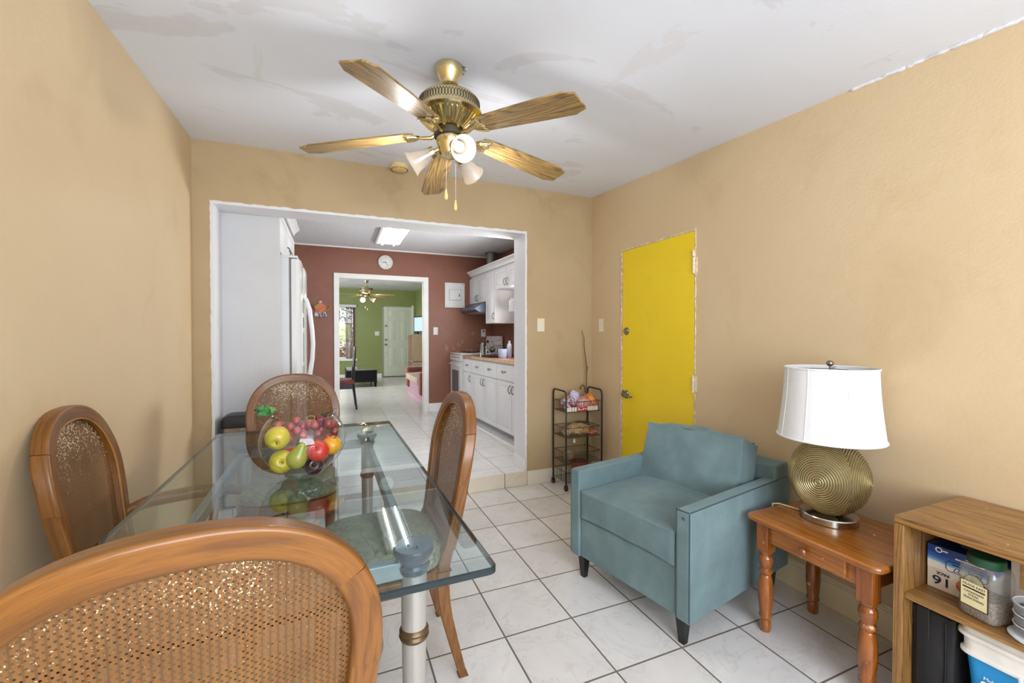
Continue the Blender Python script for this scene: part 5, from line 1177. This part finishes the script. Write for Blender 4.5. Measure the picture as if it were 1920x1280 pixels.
# garden beyond the window
structure(B(-6, 5, YG+.2, 19, -.25, -.05).build('ground_outside', plain('garden_ground', (150, 140, 120), .9, 0, .3, 3)))
def shrub(name, label, c, r, col, seed):
    m = MB(); random.seed(seed)
    for k in range(420):
        d = Vector((random.gauss(0, 1), random.gauss(0, 1), random.gauss(0, 1))).normalized()*(.55+.45*random.random()); s_ = .05+.06*random.random()
        a = Vector((random.gauss(0, 1), random.gauss(0, 1), random.gauss(0, 1))).normalized(); b = a.cross(d).normalized(); p = Vector((d.x*r[0], d.y*r[1], d.z*r[2]))
        m.add([tuple(p-a*s_), tuple(p+b*s_*.5+d*.01), tuple(p+a*s_), tuple(p-b*s_*.5)], [(0, 1, 2, 3)])
    t = thing(name, label, 'shrub', c); o = m.build('foliage', plain('foliage_'+name, col, .6, 0, .4, 6), t, smooth=False)
    MB().tube([(0, 0, -c[2]-.06), (.03, 0, -r[2]*.3), (0, .02, r[2]*.3)], [.05, .04, .02], 8).build('trunk', plain('bark', (96, 76, 58), .9), t); return t
shrub('garden_shrub', 'bright yellow green shrub seen through the living room window', (.15, 14.6, 1.40), (.5, .5, .32), (206, 214, 130), 3)
shrub('garden_tree', 'dark grey green foliage high in the living room window', (.1, 16.2, 2.35), (1.3, .8, .75), (110, 118, 104), 4)
shrub('garden_bush', 'low brownish bush low in the living room window', (.2, 14.0, .65), (.7, .4, .45), (150, 120, 100), 6)
fn = thing('picket_fence', 'pale fence in the garden behind the living room window', 'fence', (-2, 15.2, -.05))
for k in range(16): B(.28*k, .28*k+.20, 0, .03, 0, 1.35).build('picket', plain('fence_white', (214, 208, 200), .7) if k == 0 else bpy.data.materials['fence_white'], fn)
B(0, 4.5, .03, .07, .9, 1.0).build('rail', bpy.data.materials['fence_white'], fn)
# coffee table
c1 = thing('coffee_table', 'black glass topped coffee table in front of the green wall', 'table', (.225, 10.22, K)); M['espresso'] = plain('espresso_wood', (22, 17, 19), .7, 0, .2, Specular_IOR_Level=.2)
B(0, .66, 0, 1.30, .115, .385).build('box', 'espresso', c1, bevel=.004); g_ = plain('dark_glass_top', (96, 116, 140), .06, 0, .05, coat=1); B(.015, .645, .015, 1.285, .386, .396).build('glass_top', g_, c1)
for x in (.035, .625):
    for y in (.035, 1.265): MB().frustum((x-.02, x+.02, y-.02, y+.02), (x-.032, x+.032, y-.032, y+.032), 0, .116).build('leg', 'espresso', c1)
# dark chair and white table by the opening
dc = thing('side_chair', 'dark high back chair with a red seat just inside the living room', 'chair', (.275, 7.40, K)); M['dark_frame'] = plain('dark_frame', (40, 34, 38), .4)
for y in (-.19, .19):
    m = MB(); m.tube([(.035, y, 0), (.02, y, .15), (0, y, .30), (-.012, y, .44), (-.005, y, .60), (.010, y, .80), (.022, y, 1.00)], [.014, .016, .018, .020, .017, .015, .012], 8); m.build('back_leg', 'dark_frame', dc); m = MB(); m.tube([(-.40, y, 0), (-.39, y, .42)], .016, 8); m.build('leg', 'dark_frame', dc)
m = MB()
for z in (.60, .78, .96): m.box(.0+.03*(z-.6), .016+.03*(z-.6), -.19, .19, z-.03, z+.03)
m.build('back_slats', 'dark_frame', dc); B(-.42, .0, -.20, .20, .33, .415).build('seat_rail', 'dark_frame', dc, bevel=.005); soft(-.43, .0, -.205, .205, .416, .465, 8, .008).build('seat', plain('maroon_seat', (120, 50, 54), .5), dc)
rt = thing('round_table', 'edge of a round white topped table left of the dark chair', 'table', (-.42, 7.75, K)); MB().lathe([(.48, .655), (.49, .665), (.49, .678), (.48, .685), (0, .685)], 48).build('tabletop', plain('white_top', (224, 222, 206), .4), rt); MB().lathe([(.22, 0), (.22, .02), (.04, .05), (.035, .655)], 24).build('pedestal', 'dark_frame', rt)
# rose armchair seen past the casing
ra = thing('sofa_chair', 'rose coloured upholstered armchair right of the living room opening', 'armchair', (1.375, 7.56, K)); M['rose'] = plain('rose_velour', (150, 84, 76), .9, 0, .08, 20, 0, 80, 0, Sheen_Weight=.4); M['mauve'] = plain('mauve_velour', (186, 140, 160), .9, 0, .08, 20, 0, 80, 0, Sheen_Weight=.4)
for y0, y1 in ((0, .20), (1.50, 1.70)): B(.0, .78, y0, y1, .10, .52).build('arm', 'rose', ra, bevel=.05, seg=4)
B(.06, .76, .20, 1.50, .08, .28).build('base', 'mauve', ra, bevel=.01); B(.60, .78, .0, 1.70, .10, .70).build('back', 'rose', ra, bevel=.05, seg=4); B(.05, .74, .03, 1.67, 0, .10).build('plinth', 'mauve', ra)
for y0, y1 in ((.21, .84), (.86, 1.49)): soft(-.005, .60, y0, y1, .282, .40, 10, .03).build('cushion', plain('beige_seat', (196, 180, 160), .9), ra, sub=1)
# tv unit
tu = thing('tv_stand', 'tall beige wooden cabinet in the far right corner of the living room', 'cabinet', (1.815, 10.95, K)); M['beige_wood'] = wood('beige_wood', (170, 146, 124), (196, 174, 150), 2, 8)
m = MB(); m.box(0, .34, 0, .02, 0, 1.19); m.box(0, .34, .78, .80, 0, 1.19); m.box(.32, .34, 0, .80, 0, 1.19); m.box(0, .34, 0, .80, 1.19, 1.21); m.box(.0, .34, 0, .80, .50, .52); m.box(0, .34, 0, .80, 0, .03); m.build('carcass', 'beige_wood', tu, bevel=.003)
tv = thing('television', 'flat television with a blue screen on top of the beige cabinet', 'television', (1.99, 11.33, K+1.2105), math.radians(-70))
B(-.15, .29, 0, .04, .05, .47).build('bezel', 'black', tv, bevel=.006); B(-.13, .27, -.004, .001, .08, .44).build('screen', 'screen', tv); m = MB(); m.box(-.04, .04, .01, .035, .006, .06); m.box(-.15, .15, -.07, .10, 0, .008); m.build('stand', 'black', tv)

for o in S.objects:                       # keep small bevel segments light
    pass
